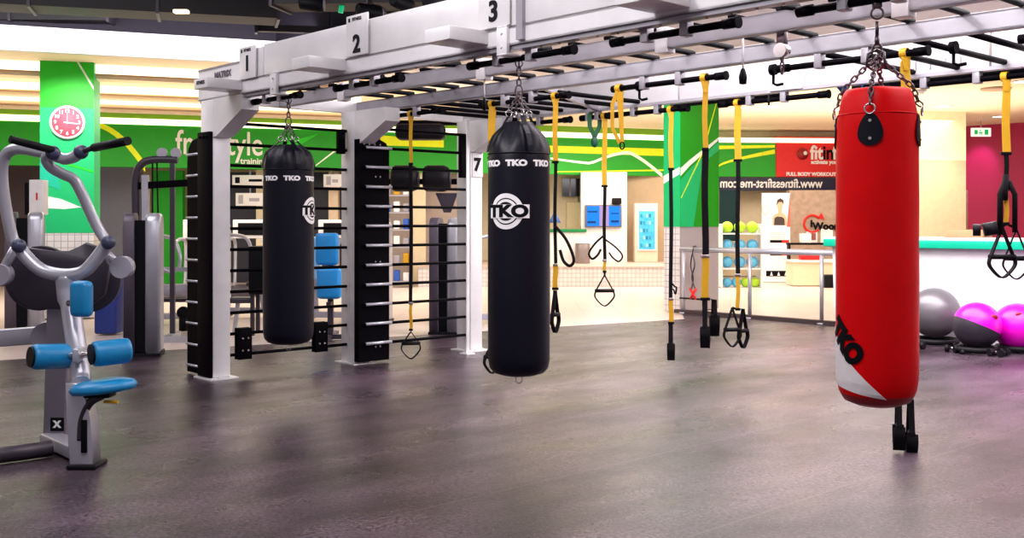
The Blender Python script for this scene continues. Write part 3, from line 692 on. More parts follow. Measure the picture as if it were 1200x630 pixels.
# left cap brackets (small dark logo boxes)
part(MB().box((-.27, -.02, 2.83), (-.15, 0, 2.87)), 'badge', INK)
q = text_bm('MATRIX', .08, .001, .004, sx=1.1); MB().add(q, Matrix.Translation((.20, -.006, 2.88)) @ Matrix.Rotation(PI/2, 4, 'X')).build('lettering', mat('grey_lettering', (.12, .09, .12), .5), rig)
# rails A, B, C
rail(.88, .12, .07); rail(1.83, .12, .07)
rail(3.45, .10, .10, mt=RIGW)
for a_, c_ in ((-.3, 1.4), (1.42, 2.95), (2.97, 4.02), (4.30, 5.9), (5.92, SE)): part(MB().box((a_, 3.30, ZB+.0), (c_, 3.34, ZB+.42), .004), 'fascia_panel', RIGP)
part(MB().box((4.0, 3.26, ZB-.02), (4.32, 3.32, ZB+.36), .004).cyl((4.08, 3.25, ZB+.05), (4.08, 3.27, ZB+.05), .012, 8).cyl((4.25, 3.25, ZB+.28), (4.25, 3.27, ZB+.28), .012, 8), 'joint_plate', RIGW)
b = MB()
for k in range(5): b.box((5.2+k*.12, 3.285, ZB+.03), (5.21+k*.12, 3.30, ZB+.10))
part(b, 'panel_slots', RAIL)
part(MB().box((-.3, 3.28, ZB-.03), (SE, 3.36, ZB-.002)), 'rail_lip', RAIL)
# end crossbeams
for s in (-.28, SE): part(MB().box((s-.02, .02, ZB+.0), (s+.05, 3.45, ZB+.12)), 'cross_beam', RIGW)
# rungs
S0 = .335; ST = .355
for k in range(27):
    s = S0+ST*k
    if s > SE-.1: break
    part(MB().cyl((s, .85, ZB+.138), (s, 1.86, ZB+.138), .022, 12), 'rung', BLACK)
    if s < 2.62 or s > 5.15: part(MB().cyl((s, 1.86, ZB+.02), (s, 3.30, ZB+.02), .022, 12), 'rung', BLACK)
    if k % 3 == 0: part(MB().cyl((s+.1, .10, ZB+.07), (s+.1, .90, ZB+.138), .024, 12), 'rung', BLACK)
# diagonal braces (grey)
part(MB().beam((2.6, 1.85, ZB+.03), (1.9, 3.3, ZB-.0), .04, .05), 'brace', RAIL)
# hung bars with clamps
def hbar(t, s0, s1, z=2.60, r=.022, clamps=(.3, .62), ends=True, mt=BLACK):
    b = MB().cyl((s0, t, z), (s1, t, z), r, 14)
    if ends:
        for e_ in (s0, s1-.09): b.cyl((e_, t, z), (e_+.09, t, z), r*1.35, 14); 
        b.cyl((s1, t, z), (s1+.012, t, z), r*1.6, 14)
    o = part(b, 'pull_up_bar', mt)
    for c_ in clamps:
        x = s0+(s1-s0)*c_
        MB().box((x-.028, t-.034, z-.034), (x+.028, t+.034, ZB+.0), .006).build('clamp', RAIL, o)
    b2 = None
    return o
for s0, s1 in ((.1, 1.2), (1.76, 2.92), (3.43, 4.56), (5.02, 6.13), (6.7, 7.8)): hbar(1.83, s0, s1)
for s0, s1 in ((.3, 1.5), (1.66, 2.05), (2.10, 3.05), (3.42, 4.54), (5.0, 6.3), (6.7, 7.8)): hbar(3.32, s0, s1, 2.585, .024)
for s0, s1 in ((.55, 1.35), (1.9, 2.8), (3.6, 4.62), (4.95, 5.87), (6.25, 7.15)): hbar(.12, s0, s1, 2.60, .022)
# lower thin black bars behind C
for s0, s1 in ((2.62, 3.9), (4.6, 6.2), (6.3, 8)): part(MB().cyl((s0, 3.62, 2.66), (s1, 3.62, 2.66), .02, 10), 'rear_bar', BLACK)
# hooks at the bars
for s, t_ in ((3.72, 1.83), (4.98, 1.83), (6.3, 1.83)):
    b = MB(); b.cyl((s-.02, t_, 2.60), (s+.02, t_, 2.60), .04, 14); b.tube([(s, t_, 2.57), (s, t_, 2.50), (s+.03, t_, 2.485), (s+.08, t_, 2.49)], .011, 8); part(b, 'hook', BLACK)
# F-clamps for punching bags
for s in (1.165, 4.115):
    b = MB(); b.box((s-.06, -.03, 2.62), (s+.04, .0, 2.79), .004).box((s-.06, -.03, 2.605), (s+.04, .15, 2.62), .003).box((s-.06, -.03, 2.79), (s+.04, .09, 2.80), .003)
    for dx, dz in ((-.01, 2.66), (-.01, 2.75)): b.cyl((s+dx, -.04, dz), (s+dx, -.028, dz), .010, 6)
    part(b, 'bag_bracket', RIGW)
for s, t_ in ((2.9, .88), (.9, .88), (6.45, .88), (4.75, .88)):
    part(MB().box((s-.05, t_-.05, ZB-.03), (s+.05, t_+.05, ZB+.14), .004), 'rail_clamp', RIGW)
# stall bars bay 1
zs1 = [.20+.206*k for k in range(12)]
for z in zs1: part(MB().cyl((-.15, .15, z), (-.15, 1.62, z), .016, 12), 'stall_bar', BLACK)
for z in zs1: part(MB().cyl((.13, 1.64, z+.02), (.13, 3.06, z+.02), .016, 12), 'stall_bar', BLACK)
part(MB().box((.12-.02, 3.03, .0), (.15, 3.08, ZB), .004).box((.06, 3.0, 0), (.20, 3.12, .012)), 'upright', RIGW)
for tc_ in (.40, 1.28):
    b = MB().m(BLACK).box((-.19, tc_-.075, .15), (-.165, tc_+.075, .46), .004)
    b.m(BLACK).box((-.135, tc_-.075, .15), (-.11, tc_+.075, .46), .004)
    b.m(CHROME)
    for dy in (-.03, .03):
        for dz in (.24, .36): b.cyl((-.112, tc_+dy, dz), (-.100, tc_+dy, dz), .010, 8)
    part(b, 'bar_plate', None)
part(MB().box((-.18, 1.50, 2.22), (-.12, 1.58, 2.48), .004), 'bar_plate', BLACK)
part(MB().box((.10, 2.95, 2.0), (.16, 3.02, 2.48), .004), 'bar_plate', BLACK)
# side climbing board, post 1 (black plate on the front face and rung board)
part(MB().box((-.25, -.035, .02), (0.0, -.002, 2.36), .004).cyl((-.19, -.05, 2.31), (-.19, -.03, 2.31), .014, 8).cyl((-.12, -.05, 2.31), (-.12, -.03, 2.31), .014, 8).cyl((-.05, -.05, 2.31), (-.05, -.03, 2.31), .014, 8), 'side_board', BLACK)
poly = [(-.60, .02), (-.26, .02), (-.26, 2.32), (-.38, 2.32), (-.50, 2.30), (-.58, 2.22), (-.60, 2.1)]
part(MB().prism(poly, .03, Matrix(((1, 0, 0, 0), (0, 0, 1, .03), (0, 1, 0, 0), (0, 0, 0, 1)))), 'rung_board', BLACK)
for k in range(11): part(MB().cyl((-.53, -.01, .10+.206*k), (-.26, -.01, .10+.206*k), .012, 10), 'side_rung', SILV)
# board, post 2
poly = [(1.60, .03), (1.99, .03), (1.99, 2.26), (1.95, 2.34), (1.88, 2.37), (1.60, 2.37)]
part(MB().prism(poly, .085, Matrix(((0, 0, 1, .012), (1, 0, 0, 0), (0, 1, 0, 0), (0, 0, 0, 1)))), 'side_board', BLACK)
for z in zs1[:-1]: part(MB().cyl((.13, 1.66, z+.022), (.13, 1.995, z+.022), .0175, 12), 'bar_highlight', SILV)  # silver overlay paints the bars' highlight where they cross the black board
b = MB()
for k in range(3):
    for dy in (-.03, .03): b.cyl((.095, 1.84+dy, .18+k*.9), (.104, 1.84+dy, .18+k*.9), .009, 8)
part(b, 'board_bolts', CHROME)
b = MB()
for k in range(4): b.cyl((.095, 1.66+k*.07, 2.32), (.104, 1.66+k*.07, 2.32), .009, 8)
part(b, 'board_bolts', CHROME)
# station 7 plate on post 3
p_ = part(MB().box((.0, 3.24, 2.02), (.012, 3.40, 2.62), .003), 'number_plate', RIGW)
bm = text_bm('7', .20, .002, .010)
MB().add(bm, facing((.016, 3.31, 2.16), (1, 0, 0))).build('numeral', INK, p_)

# ------------------------------------------------------------------ punching bags
def ang_to_cam(p): # world angle from p to camera
    return math.atan2(-p.y, -p.x)
def bag(name, label, s, kind):
    p = RW(s, .12); p.z = 0
    t = thing(name, label, 'punching bag', p, 0, 'hanging punching bags')
    ac = ang_to_cam(p)
    zb, zt, R = {'b1': (.435, 2.13, .219), 'b2': (.475, 2.14, .208), 'r': (.595, 2.14, .194)}[kind]
    if kind != 'r':
        body = [(0, zb-.004), (R*.55, zb), (R*.82, zb+.018), (R*.95, zb+.05), (R*.995, zb+.10), (R, zb+.2), (R*1.01, zb+.5), (R*1.005, zb+.9), (R, 1.80), (R, 1.92), (R*.95, 2.0), (R*.82, 2.07), (R*.60, 2.12), (R*.45, 2.15), (R*.40, 2.17), (0, 2.175)]
    else:
        body = [(0, zb-.004), (R*.5, zb+.004), (R*.8, zb+.028), (R*.94, zb+.075), (R*.99, zb+.13), (R, zb+.2), (R*1.01, 1.2), (R, 1.9), (R*.985, 2.0), (R*.95, 2.05), (R*.90, 2.10), (R*.84, 2.135), (R*.78, 2.15), (R*.5, 2.158), (0, 2.16)]
    if kind == 'b1': body[9:] = [(R*.985, 2.0), (R*.93, 2.06), (R*.83, 2.11), (R*.64, 2.145), (R*.46, 2.165), (R*.40, 2.175), (0, 2.18)]
    def rf(z):
        for (r0_, z0_), (r1_, z1_) in zip(body, body[1:]):
            if z0_ <= z <= z1_: return r0_+(r1_-r0_)*(z-z0_)/max(1e-6, z1_-z0_)
        return R
    dense = []
    for i in range(len(body)-1):
        (r0_, z0_), (r1_, z1_) = body[i], body[i+1]; n = max(1, int((z1_-z0_)/.05))
        for k in range(n): dense.append((r0_+(r1_-r0_)*k/n, z0_+(z1_-z0_)*k/n))
    dense.append(body[-1])
    b = MB(); b.lathe(dense, 72)
    if kind != 'r': # gathered top pleats
        for v in b.b.verts:
            x, y, z = v.co; r_ = math.hypot(x, y)
            if z > 1.93 and r_ > .01:
                a = math.atan2(y, x); f = 1+min(1, (z-1.93)/.15)*.07*math.cos(8*a)+.0
                v.co.x *= f; v.co.y *= f
    else:
        for v in b.b.verts:
            x, y, z = v.co; r_ = math.hypot(x, y)
            if r_ > .01:
                a = math.atan2(y, x); f = 1+.004*math.sin(3*a+z*4)+.003*math.sin(z*17+a)
                if z > 2.0: f += .02*math.sin(6*a)*min(1, (z-2.0)/.08)
                v.co.x *= f; v.co.y *= f
    b.build('bag_body', VINB if kind != 'r' else VINR, t)
    def art(bm, ang, z0, nm, mt, off=0., roll=0.):
        if off:
            for v in bm.verts: v.co.z += off
        return MB().add(wrap(bm, rf, ang, z0, roll)).build(nm, mt, t)
    hz = 2.36 if kind != 'r' else 2.32
    if kind != 'r':
        # seam band and repeated lettering
        for k in range(7):
            art(text_bm('TKO', .052, .0012, .0035, sub=.02, sx=1.3), ac+(-.08 if kind == 'b2' else .14)+k*2*PI/7, 1.885 if kind == 'b2' else 1.875, 'lettering', INKW, .001)
        b = MB(); b.tube([(R*1.003*math.cos(a), R*1.003*math.sin(a), 1.955) for a in [k*2*PI/60 for k in range(60)]], .004, 6, closed=True); b.build('seam', BPLAS, t)
        # round logo
        la = ac-.42 if kind == 'b2' else ac+1.12
        lz = 1.57 if kind == 'b2' else 1.60
        cR = .118
        art(poly_bm([(cR*math.cos(a), cR*math.sin(a)) for a in [k*2*PI/40 for k in range(40)]], .001, .03), la, lz, 'logo_disc', INKW, .001)
        art(poly_bm([(.088*math.cos(a), .088*math.sin(a)) for a in [k*2*PI/32 for k in range(32)]], .001, .03), la, lz, 'logo_ring', VINB, .0025)
        art(poly_bm([(.080*math.cos(a), .080*math.sin(a)) for a in [k*2*PI/32 for k in range(32)]], .001, .03), la, lz, 'logo_ring', INKW, .004)
        art(poly_bm([(.062*math.cos(a), .062*math.sin(a)) for a in [k*2*PI/32 for k in range(32)]], .001, .03), la, lz, 'logo_ring', VINB, .0055)
        art(poly_bm([(-.125, -.045), (.155, -.045), (.155, .045), (-.125, .045)], .001, .03), la, lz, 'logo_bar', INKW, .007)
        art(text_bm('TKO', .105, .0008, .006, sub=.02, sx=1.25), la+.01/R, lz-.002, 'logo_lettering', INK, .009)
        # straps over the pleats
        for k in range(4):
            a = ac+.35+k*PI/2; d_ = V(math.cos(a), math.sin(a), 0); sd = V(-math.sin(a), math.cos(a), 0)
            b = MB(); ribbon_strip(b, [d_*(rf(z)*1.075+.004)+V(0, 0, z) for z in (1.965, 2.0, 2.04, 2.08, 2.11, 2.14)]+[d_*.075+V(0, 0, 2.21)], .035, .006, sd); b.build('strap', VINB, t)
            b = MB(); ring(b, d_*.072+V(0, 0, 2.225), sd, .022, .004); b.build('d_ring', CHROME, t)
            b = MB(); chain(b, d_*.068+V(0, 0, 2.245), V(0, 0, hz), .034, .004); b.build('chain', CHAIN, t)
        b = MB(); ring(b, V(0, 0, zb-.03), V(math.cos(ac), math.sin(ac), 0), .022, .004, sc=1.3); b.build('d_ring', CHROME, t)
    else:
        sub = .03
        # white corner panel, black lettering, dark lower panel
        z0 = zb+.03
        art(poly_bm([(-.32, .335), (-.27, .31), (-.215, .255), (-.125, .155), (.045, -.005), (-.06, .012), (-.16, .03), (-.32, .05)], .001, sub), ac, zb+.06, 'white_panel', VINW, .001)
        art(text_bm('TKO', .135, .001, .010, sub=.02, sx=.85), ac-.170/R, .915, 'lettering', INK, .004, roll=-.80)
        prf = [(rf(z)+.0015, z) for z in (zb+.002, zb+.01, zb+.028, zb+.05, zb+.062)]
        MB().lathe([(0, zb-.006)]+prf, 60).build('bottom_panel', DRED, t)
        MB().tube([(rf(2.03)*1.004*math.cos(a), rf(2.03)*1.004*math.sin(a), 2.025) for a in [k*2*PI/60 for k in range(60)]], .004, 6, closed=True).build('seam', VINR, t)
        for k in range(4):
            a = ac-.16+k*PI/2; d_ = V(math.cos(a), math.sin(a), 0)
            pts = []
            for q_ in range(28):
                u = q_*2*PI/28; x = .056*math.cos(u)*(1-.30*math.sin(u)); y = .080*math.sin(u); pts.append((x, y))
            art(poly_bm(pts, .005, .02), a, 1.945, 'leather_tab', VINB, .002)
            b = MB()
            for dz in (.04, -.045): c_ = d_*(rf(1.945)+.009)+V(0, 0, 1.945+dz); b.cyl(c_, c_+d_*.004, .0075, 12)
            b.build('rivet', CHROME, t)
            b = MB(); ring(b, d_*(R+.014)+V(0, 0, 2.04), d_, .024, .0042); b.build('d_ring', CHROME, t)
            b = MB(); chain(b, d_*(R+.013)+V(0, 0, 2.065), V(0, 0, hz), .036, .0045, via=[d_*(R*.955+.009)+V(0, 0, 2.075), d_*(R*.82+.008)+V(0, 0, 2.155)]); b.build('chain', CHAIN, t)
    # carabiner, swivel, upper chain
    b = MB(); ring(b, V(0, 0, hz+.02), V(math.cos(ac), math.sin(ac), 0), .024, .006, sc=1.7)
    if kind == 'r':
        for k in range(3):
            a = ac+.8+k*2.1; b.tube([V(.0, 0, hz+.03), V(.045*math.cos(a), .045*math.sin(a), hz+.01), V(.05*math.cos(a), .05*math.sin(a), hz-.05), V(.02*math.cos(a), .02*math.sin(a), hz-.07)], .007, 8)
        b.cyl((0, 0, hz+.05), (0, 0, hz+.10), .012, 12)
    b.build('carabiner', CHAIN, t)
    b = MB()
    if kind == 'r': b.cyl((0, 0, hz+.10), (0, 0, hz+.17), .009, 10); ring(b, V(0, 0, 2.53), V(math.cos(ac), math.sin(ac), 0), .028, .006); b.box((-.02, -.02, 2.555), (.02, .02, 2.58), .004)
    else: chain(b, V(0, 0, hz+.06), V(0, 0, 2.575), .046, .006); ring(b, V(0, 0, 2.565), V(math.cos(ac), math.sin(ac), 0), .024, .005)
    b.build('hanger', CHAIN, t)
bag('punching_bag', 'black punching bag hanging between posts one and two, farthest of the three', 1.165, 'b1')
bag('punching_bag', 'black punching bag with round white logo in the middle of the picture', 4.115, 'b2')
bag('punching_bag', 'red punching bag with white lower corner panel and black lettering', 6.696, 'r')

# ------------------------------------------------------------------ suspension trainers
CAMX = V(1, 0, 0)
def handle(t, top, wid=.13, drop=.20, ang=0., cradle_=True, grip_r=.019, mt=WEB):
    """triangle webbing, grip and foot cradle hanging from a point"""
    sd = V(math.cos(ang), math.sin(ang), 0); n_ = V(-math.sin(ang), math.cos(ang), 0)
    h = MB(); L = top+sd*(-wid/2)+V(0, 0, -drop); R = top+sd*(wid/2)+V(0, 0, -drop)
    ribbon_strip(h, [top, L], .036, .009, n_); ribbon_strip(h, [top+n_*.005, R+n_*.005], .036, .009, n_)
    o = h.build('handle_strap', mt, t)
    MB().cyl(L-sd*.01, R+sd*.01, grip_r, 12).build('grip', BPLAS, t)
    if cradle_:
        loop = smooth_path([L, L+V(0, 0, -.06)-sd*.01, L+V(0, 0, -.13)+sd*wid*.25, top+V(0, 0, -drop-.155), R+V(0, 0, -.13)-sd*wid*.25, R+V(0, 0, -.06)+sd*.01, R], 5)
        b = MB(); ribbon_strip(b, loop, .072 if ang > 1.2 else .036, .011, n_); b.build('foot_cradle', mt, t)
def trainer(label, s, t_, ztop, marks, handles, ang=0., extra=None, w=.030, yellow_top=True, loops=()):
    """marks: list of (z, material, width) from top down"""
    p = RW(s, t_); p.z = 0
    t = thing('suspension_trainer', label, 'suspension trainer', p, 0, 'suspension trainers hanging from the rig')
    sd = V(1, 0, 0)
    # anchor wrapped round the bar
    b = MB(); r_ = .034
    loop = [W*(r_*math.cos(a))+V(0, 0, ztop+r_*math.sin(a)) for a in [k*2*PI/16 for k in range(17)]]
    ribbon_strip(b, loop, .045, .006, U); b.build('anchor_loop', YEL, t)
    z = ztop-r_
    b = MB(); b.prism([(-.032, 0), (.032, 0), (.014, -.09), (-.014, -.09)], .008, Matrix.Translation((0, -.02, z+.01)) @ Matrix.Rotation(PI/2, 4, 'X')).build('anchor_tab', YEL, t)
    z -= .02
    for zz, m_, ww in marks:
        b = MB(); n = 6
        ribbon_strip(b, [V(.004*math.sin(k+zz*7), -.02, z+(zz-z)*k/n) for k in range(n+1)], ww, .005, sd)
        b.build('strap', m_, t)
        MB().box((-ww*.65, -.028, zz-.012), (ww*.65, -.012, zz+.012), .003).build('buckle', INK if m_ is not WEB else CHROME, t)
        z = zz
    for dx, dy, zz, wd, dr, ag in handles:
        if dx or abs(zz-z) > .02:
            b = MB(); ribbon_strip(b, [V(0, -.02, z), V(dx*.6, dy*.6-.02, (z+zz)/2), V(dx, dy-.02, zz)], .02, .004, sd); b.build('strap', WEB, t)
        handle(t, V(dx, dy-.02, zz), wd, dr, ag)
    for (dx, z0_, z1_, wdt_) in loops:
        b = MB(); b.tube(smooth_path([V(0, -.03, z0_), V(dx*.6, -.04, z0_-(z0_-z1_)*.35), V(dx, -.04, z1_+.06), V(dx*.8, -.04, z1_), V(dx*.45, -.04, z1_+.04), V(dx*.25, -.03, z0_-(z0_-z1_)*.6)], 6), wdt_, 6); b.build('spare_loop', WEB, t)
    return t
def zpx(py, s, t_): return H_+(HOR-py)/F_*RW(s, t_).y
def T(label, s, t_, zt, marks, handles, **k):
    mk = [(zpx(py, s, t_), m_, w_) for py, m_, w_ in marks]
    hd = [(dx, dy, zpx(py, s, t_), wd, dr, ag) for dx, dy, py, wd, dr, ag in handles]
    lp = [(dx, zpx(a, s, t_), zpx(c, s, t_), w_) for dx, a, c, w_ in k.pop('loops', [])]
    return trainer(label, s, t_, zt, mk, hd, loops=lp, **k)
B_, C_ = 1.83, 3.32
T('trainer with yellow top strap in front of the second stall bar bay', .69, B_, 2.6, [(192, YEL, .035), (355, WEB, .036), (386, YEL, .03)], [(0, 0, 388, .17, .12, .2)])
T('trainer with green buckle half hidden behind the middle black bag', 1.93, B_, 2.6, [(185, YEL, .07), (196, GRNW, .05), (400, WEB, .025)], [(0, 0, 402, .15, .12, .6)])
T('trainer with yellow strap just right of the middle black bag', 2.76, B_, 2.6, [(190, YEL, .045), (310, WEB, .03), (338, YEL, .045)], [(0, 0, 340, .10, .21, 1.0)], loops=[(.16, 265, 311, .014)])
T('trainer with long looped handles in front of the television', 1.99, C_, 2.585, [(218, YEL, .05), (305, WEB, .034), (318, YEL, .03)], [(0, 0, 322, .18, .16, .1)], loops=[(.18, 280, 306, .009), (-.16, 275, 303, .012)])
T('trainer hanging in front of the column left face, black handle low', 2.85, C_, 2.585, [(198, YEL, .045), (350, WEB, .036), (378, YEL, .045)], [(0, 0, 378, .05, .20, 1.5)], loops=[(.05, 330, 344, .008)])
T('trainer in front of the green column with thick black strap', 4.37, B_, 2.6, [(175, YEL, .04), (300, WEB, .05), (350, YEL, .055)], [(0, 0, 352, .07, .20, 1.3), (.09, .1, 352, .06, .12, 1.5)])
T('trainer with two open handles right of the green column', 3.62, C_, 2.585, [(188, YEL, .06), (322, WEB, .04), (362, YEL, .035)], [(-.05, 0, 360, .14, .20, .2), (.06, .05, 362, .11, .20, .7)])
T('trainer hidden behind the red bag with handles near the floor', 5.975, B_, 2.6, [(118, YEL, .065), (440, YEL, .035), (468, WEB, .05)], [(-.045, 0, 462, .09, .20, 1.3), (.045, .03, 468, .09, .22, 1.4)])
tt = T('trainer at the right edge with gathered straps above the counter', 6.01, C_, 2.585, [(180, YEL, .06), (222, WEB, .035), (262, YEL, .035)], [(-.03, 0, 266, .19, .22, .15), (.09, .03, 268, .16, .22, -.3)])
p6 = RW(6.01, C_)
for dx, py0, py1, r_ in ((-.055, 222, 275, .022), (.055, 222, 272, .02), (-.02, 215, 235, .024)):
    MB().tube([V(dx*.2, -.03, H_+(HOR-py0+10)/F_*p6.y), V(dx, -.04, H_+(HOR-py0-6)/F_*p6.y), V(dx, -.04, H_+(HOR-py1)/F_*p6.y)], r_, 8).build('strap_bundle', WEB, tt)
b = MB().cyl((-.17, -.02, 1.44), (-.08, -.05, 1.46), .05, 14).cyl((-.24, -.0, 1.44), (-.19, -.02, 1.44), .045, 14); b.build('rolled_strap', BPLAS, tt)

# yellow loop strap & green, blue bands, cords
p = RW(3.505, B_); t = thing('strap_loop', 'short yellow sling looped over the bar with black hook', 'strap', p, 0)
za = 2.6; zb_ = zpx(168, 3.505, B_)
b = MB(); ribbon_strip(b, [W*(.034*math.cos(a))+V(0, 0, za+.034*math.sin(a)) for a in [k*2*PI/16 for k in range(17)]], .05, .007, U)
ribbon_strip(b, [V(0, -.03, za-.03), V(.01, -.03, (za+zb_)/2), V(.02, -.03, zb_)], [.06, .04, .03], .006, V(1, 0, 0)); ribbon_strip(b, [V(-.01, -.02, za-.03), V(-.06, -.02, (za+zb_)/2+.1), V(-.06, -.02, (za+zb_)/2-.1), V(.0, -.02, zb_)], [.05, .03, .03, .03], .006, V(1, 0, 0)); b.build('sling', YEL, t)
b = MB(); ring(b, V(.02, -.03, zb_-.02), V(0, -1, 0), .018, .006, sc=1.6); b.build('hook', INK, t)
p = RW(1.85, C_); t = thing('resistance_band', 'dark green band doubled over the rear bar of the rig', 'band', p, 0)
b = MB(); zt_ = 2.585; zl = zpx(172, 1.85, C_)
ribbon_strip(b, [V(-.055, -.03, zt_+.03), V(-.05, -.04, zt_-.1), V(.0, -.04, zl+.1)], .045, .006, V(1, 0, 0)); ribbon_strip(b, [V(.055, -.03, zt_+.03), V(.05, -.046, zt_-.1), V(.0, -.046, zl+.1)], .045, .006, V(1, 0, 0)); ribbon_strip(b, [V(-.055, -.03, zt_+.03), V(0, 0.0, zt_+.05), V(.055, -.03, zt_+.03)], .04, .006, V(0, 1, .3))
b.build('band', GRNW, t); MB().sphere((0, -.04, zl+.05), .04, (1, .6, 1.5), 14).build('knot', mat('dark_green_rubber', (0, .07, .04), .5), t)
p = RW(4.66, C_+.25); t = thing('resistance_band', 'blue band looped over the rear bar behind the red bag', 'band', p, 0)
b = MB(); ribbon_strip(b, [V(-.16, 0, 2.70), V(-.06, 0, 2.58), V(0, 0, 2.46)], [.07, .07, .05], .006, V(1, 0, 0)); ribbon_strip(b, [V(.1, -.01, 2.70), V(.05, -.01, 2.58), V(0, -.01, 2.46)], [.07, .07, .05], .006, V(1, 0, 0)); ribbon_strip(b, [V(-.16, 0, 2.70), V(-.03, 0, 2.715), V(.1, -.01, 2.70)], .05, .005, V(0, 1, 0)); b.build('band', BLUW, t)
def cord(label, s, t_, py1, tog=.03, r_=.006, z0=2.68):
    p = RW(s, t_); z1 = zpx(py1, s, t_)
    t = thing('pull_cord', label, 'cord', p, 0, 'thin pull cords hanging from the rails')
    MB().cyl((0, 0, z0), (0, 0, z1+.05), r_, 8).build('line', WHITE, t)
    MB().lathe([(0, 0), (tog*.5, .005), (tog*.6, .05), (tog*.3, .1), (0, .11)], 14, (0, 0, z1-.05)).build('toggle', INK, t)
cord('thin white cord with black toggle left of the yellow sling', 2.9, .88, 122)
cord('thin white cord with black toggle left of the red bag', 5.33, .95, 90, .045)
cord('thin white cord with small toggle at the rear beam joint', 4.1, 3.1, 117, .02)
p = RW(5.62, .95); t = thing('pulley', 'small steel pulley hanging from the middle rail', 'pulley', p, RA)
MB().box((-.03, -.02, 2.60), (.03, .02, 2.68), .005).build('bracket', CHAIN, t)
b = MB(); b.cyl((-.0, -.03, 2.565), (0, .03, 2.565), .045, 18).build('wheel', CHROME, t)
b = MB(); chain(b, V(0, 0, 2.53), V(0, 0, 2.42), .04, .006); b.build('chain', CHAIN, t)

# ------------------------------------------------------------------ left foreground machine
ml = G(98, 548)
m = thing('row_machine', 'silver lat pulldown machine with blue pads and raised handlebars at the left edge', 'gym machine', ml)
def mp(mb, nm, mt, parent=m): return mb.build(nm, mt, parent, world=True)
# front foot and leg
lg = MB(); lg.prism([(-.075, 0), (.075, 0), (.05, .30), (.005, .52), (-.10, .52), (-.09, .30)], .13, Matrix.Translation(ml+V(.0, .10, 0)) @ Matrix.Rotation(PI/2, 4, 'X'), .01)
mp(lg, 'front_leg', SILV)
mp(MB().box(ml+V(-.085, -.06, 0), ml+V(.095, .14, .03), .01), 'foot', BPLAS)
mp(MB().box(ml+V(-.0, -.045, .10), ml+V(.035, -.028, .30), .004), 'adjuster_slot', INK)
rc = G(68, 520)
# rear column
mp(MB().beam(P(68, 520, rc.y), P(74, 318, rc.y-.05), .15, .15, (0, 1, 0), .015), 'rear_column', mat('smoke_powder_coat', (.23, .21, .25), .35, .3))
c_ = P(67, 497, rc.y-.085); lb = mp(MB().box(c_+V(-.045, -.002, -.045), c_+V(.045, .003, .045)), 'label_plate', INK)
MB().add(text_bm('X', .06, .001, .004), Matrix.Translation(c_+V(0, -.004, 0)-ml) @ Matrix.Rotation(PI/2, 4, 'X')).build('mark', INKW, lb)
mp(MB().beam(G(58, 522)+V(0, 0, .05), ml+V(-.02, .10, .06), .13, .08, bev=.01), 'base_frame', WHITE if False else SILV)
mp(MB().cyl(G(-60, 552)+V(0, 0, .055), G(60, 535)+V(0, 0, .055), .05, 18), 'base_tube', SHROUD)
# upper silver post
mp(MB().tube(smooth_path([P(79, 322, 6.75), P(82, 350, 6.75), P(88, 395, 6.65), P(95, 440, 6.58), ml+V(-.03, .04, .5)], 5), [.075]*6+[.06]*15, 18), 'main_post', SILV)
# rollers
def roller(p0, p1, r, nm='knee_roller'):
    d = (p1-p0).normalized(); L = (p1-p0).length
    pts = [p0, p0+d*.004, p0+d*.012, p0+d*.03, p0+d*L*.5, p1-d*.03, p1-d*.012, p1-d*.004, p1]
    o = mp(MB().tube(pts, [r*.7, r*.88, r*.96, r, r*1.0, r, r*.96, r*.88, r*.7], 24), nm, BLUEP)
    q = MB().cyl(p0-d*.012, p0+d*.002, r*.80, 24); q.build('end_cap', BPLAS, o, world=True)
roller(P(37, 418, 6.46), P(83, 417, 6.62), .078); roller(P(108, 415, 6.42), P(152, 410, 6.56), .078)
mp(MB().cyl(P(60, 418, 6.56), P(130, 413, 6.52), .022, 12), 'roller_axle', CHROME)
mp(MB().box(P(84, 425, 6.5), P(104, 405, 6.66), .01), 'axle_block', SILV)
# chest pad
cp = P(95, 350, 6.55); mp(MB().box(V(-.068, -.04, -.112), V(.068, .05, .112), .035, Matrix.Translation(cp) @ Matrix.Rotation(math.radians(-15), 4, 'Z')), 'chest_pad', BLUEP)
mp(MB().cyl(P(80, 355, 6.62), P(95, 355, 6.58), .02, 10), 'pad_stem', CHROME)
# seat
sp = P(121, 452, 6.45)
st_ = []
bs = MB(); bs.lathe([(0, .035), (.12, .033), (.17, .018), (.19, -.005), (.175, -.028), (.1, -.036), (0, -.038)], 40)
bmesh.ops.transform(bs.b, matrix=Matrix.Translation(sp) @ Matrix.Rotation(math.radians(-6), 4, 'Y') @ Matrix.Diagonal((1.08, .85, 1.15, 1)), verts=bs.b.verts); mp(bs, 'seat', BLUEP)
mp(MB().box(sp+V(-.1, -.06, -.065), sp+V(.06, .06, -.035), .008), 'seat_plate', INK)
mp(MB().tube(smooth_path([sp+V(-.0, 0, -.055), sp+V(-.08, 0, -.10), sp+V(-.13, 0, -.2), sp+V(-.14, .0, -.33)], 5), .026, 12), 'seat_support', SHROUD)
mp(MB().cyl(sp+V(.03, -.06, -.085), sp+V(.12, -.08, -.085), .01, 8), 'seat_lever', YEL)
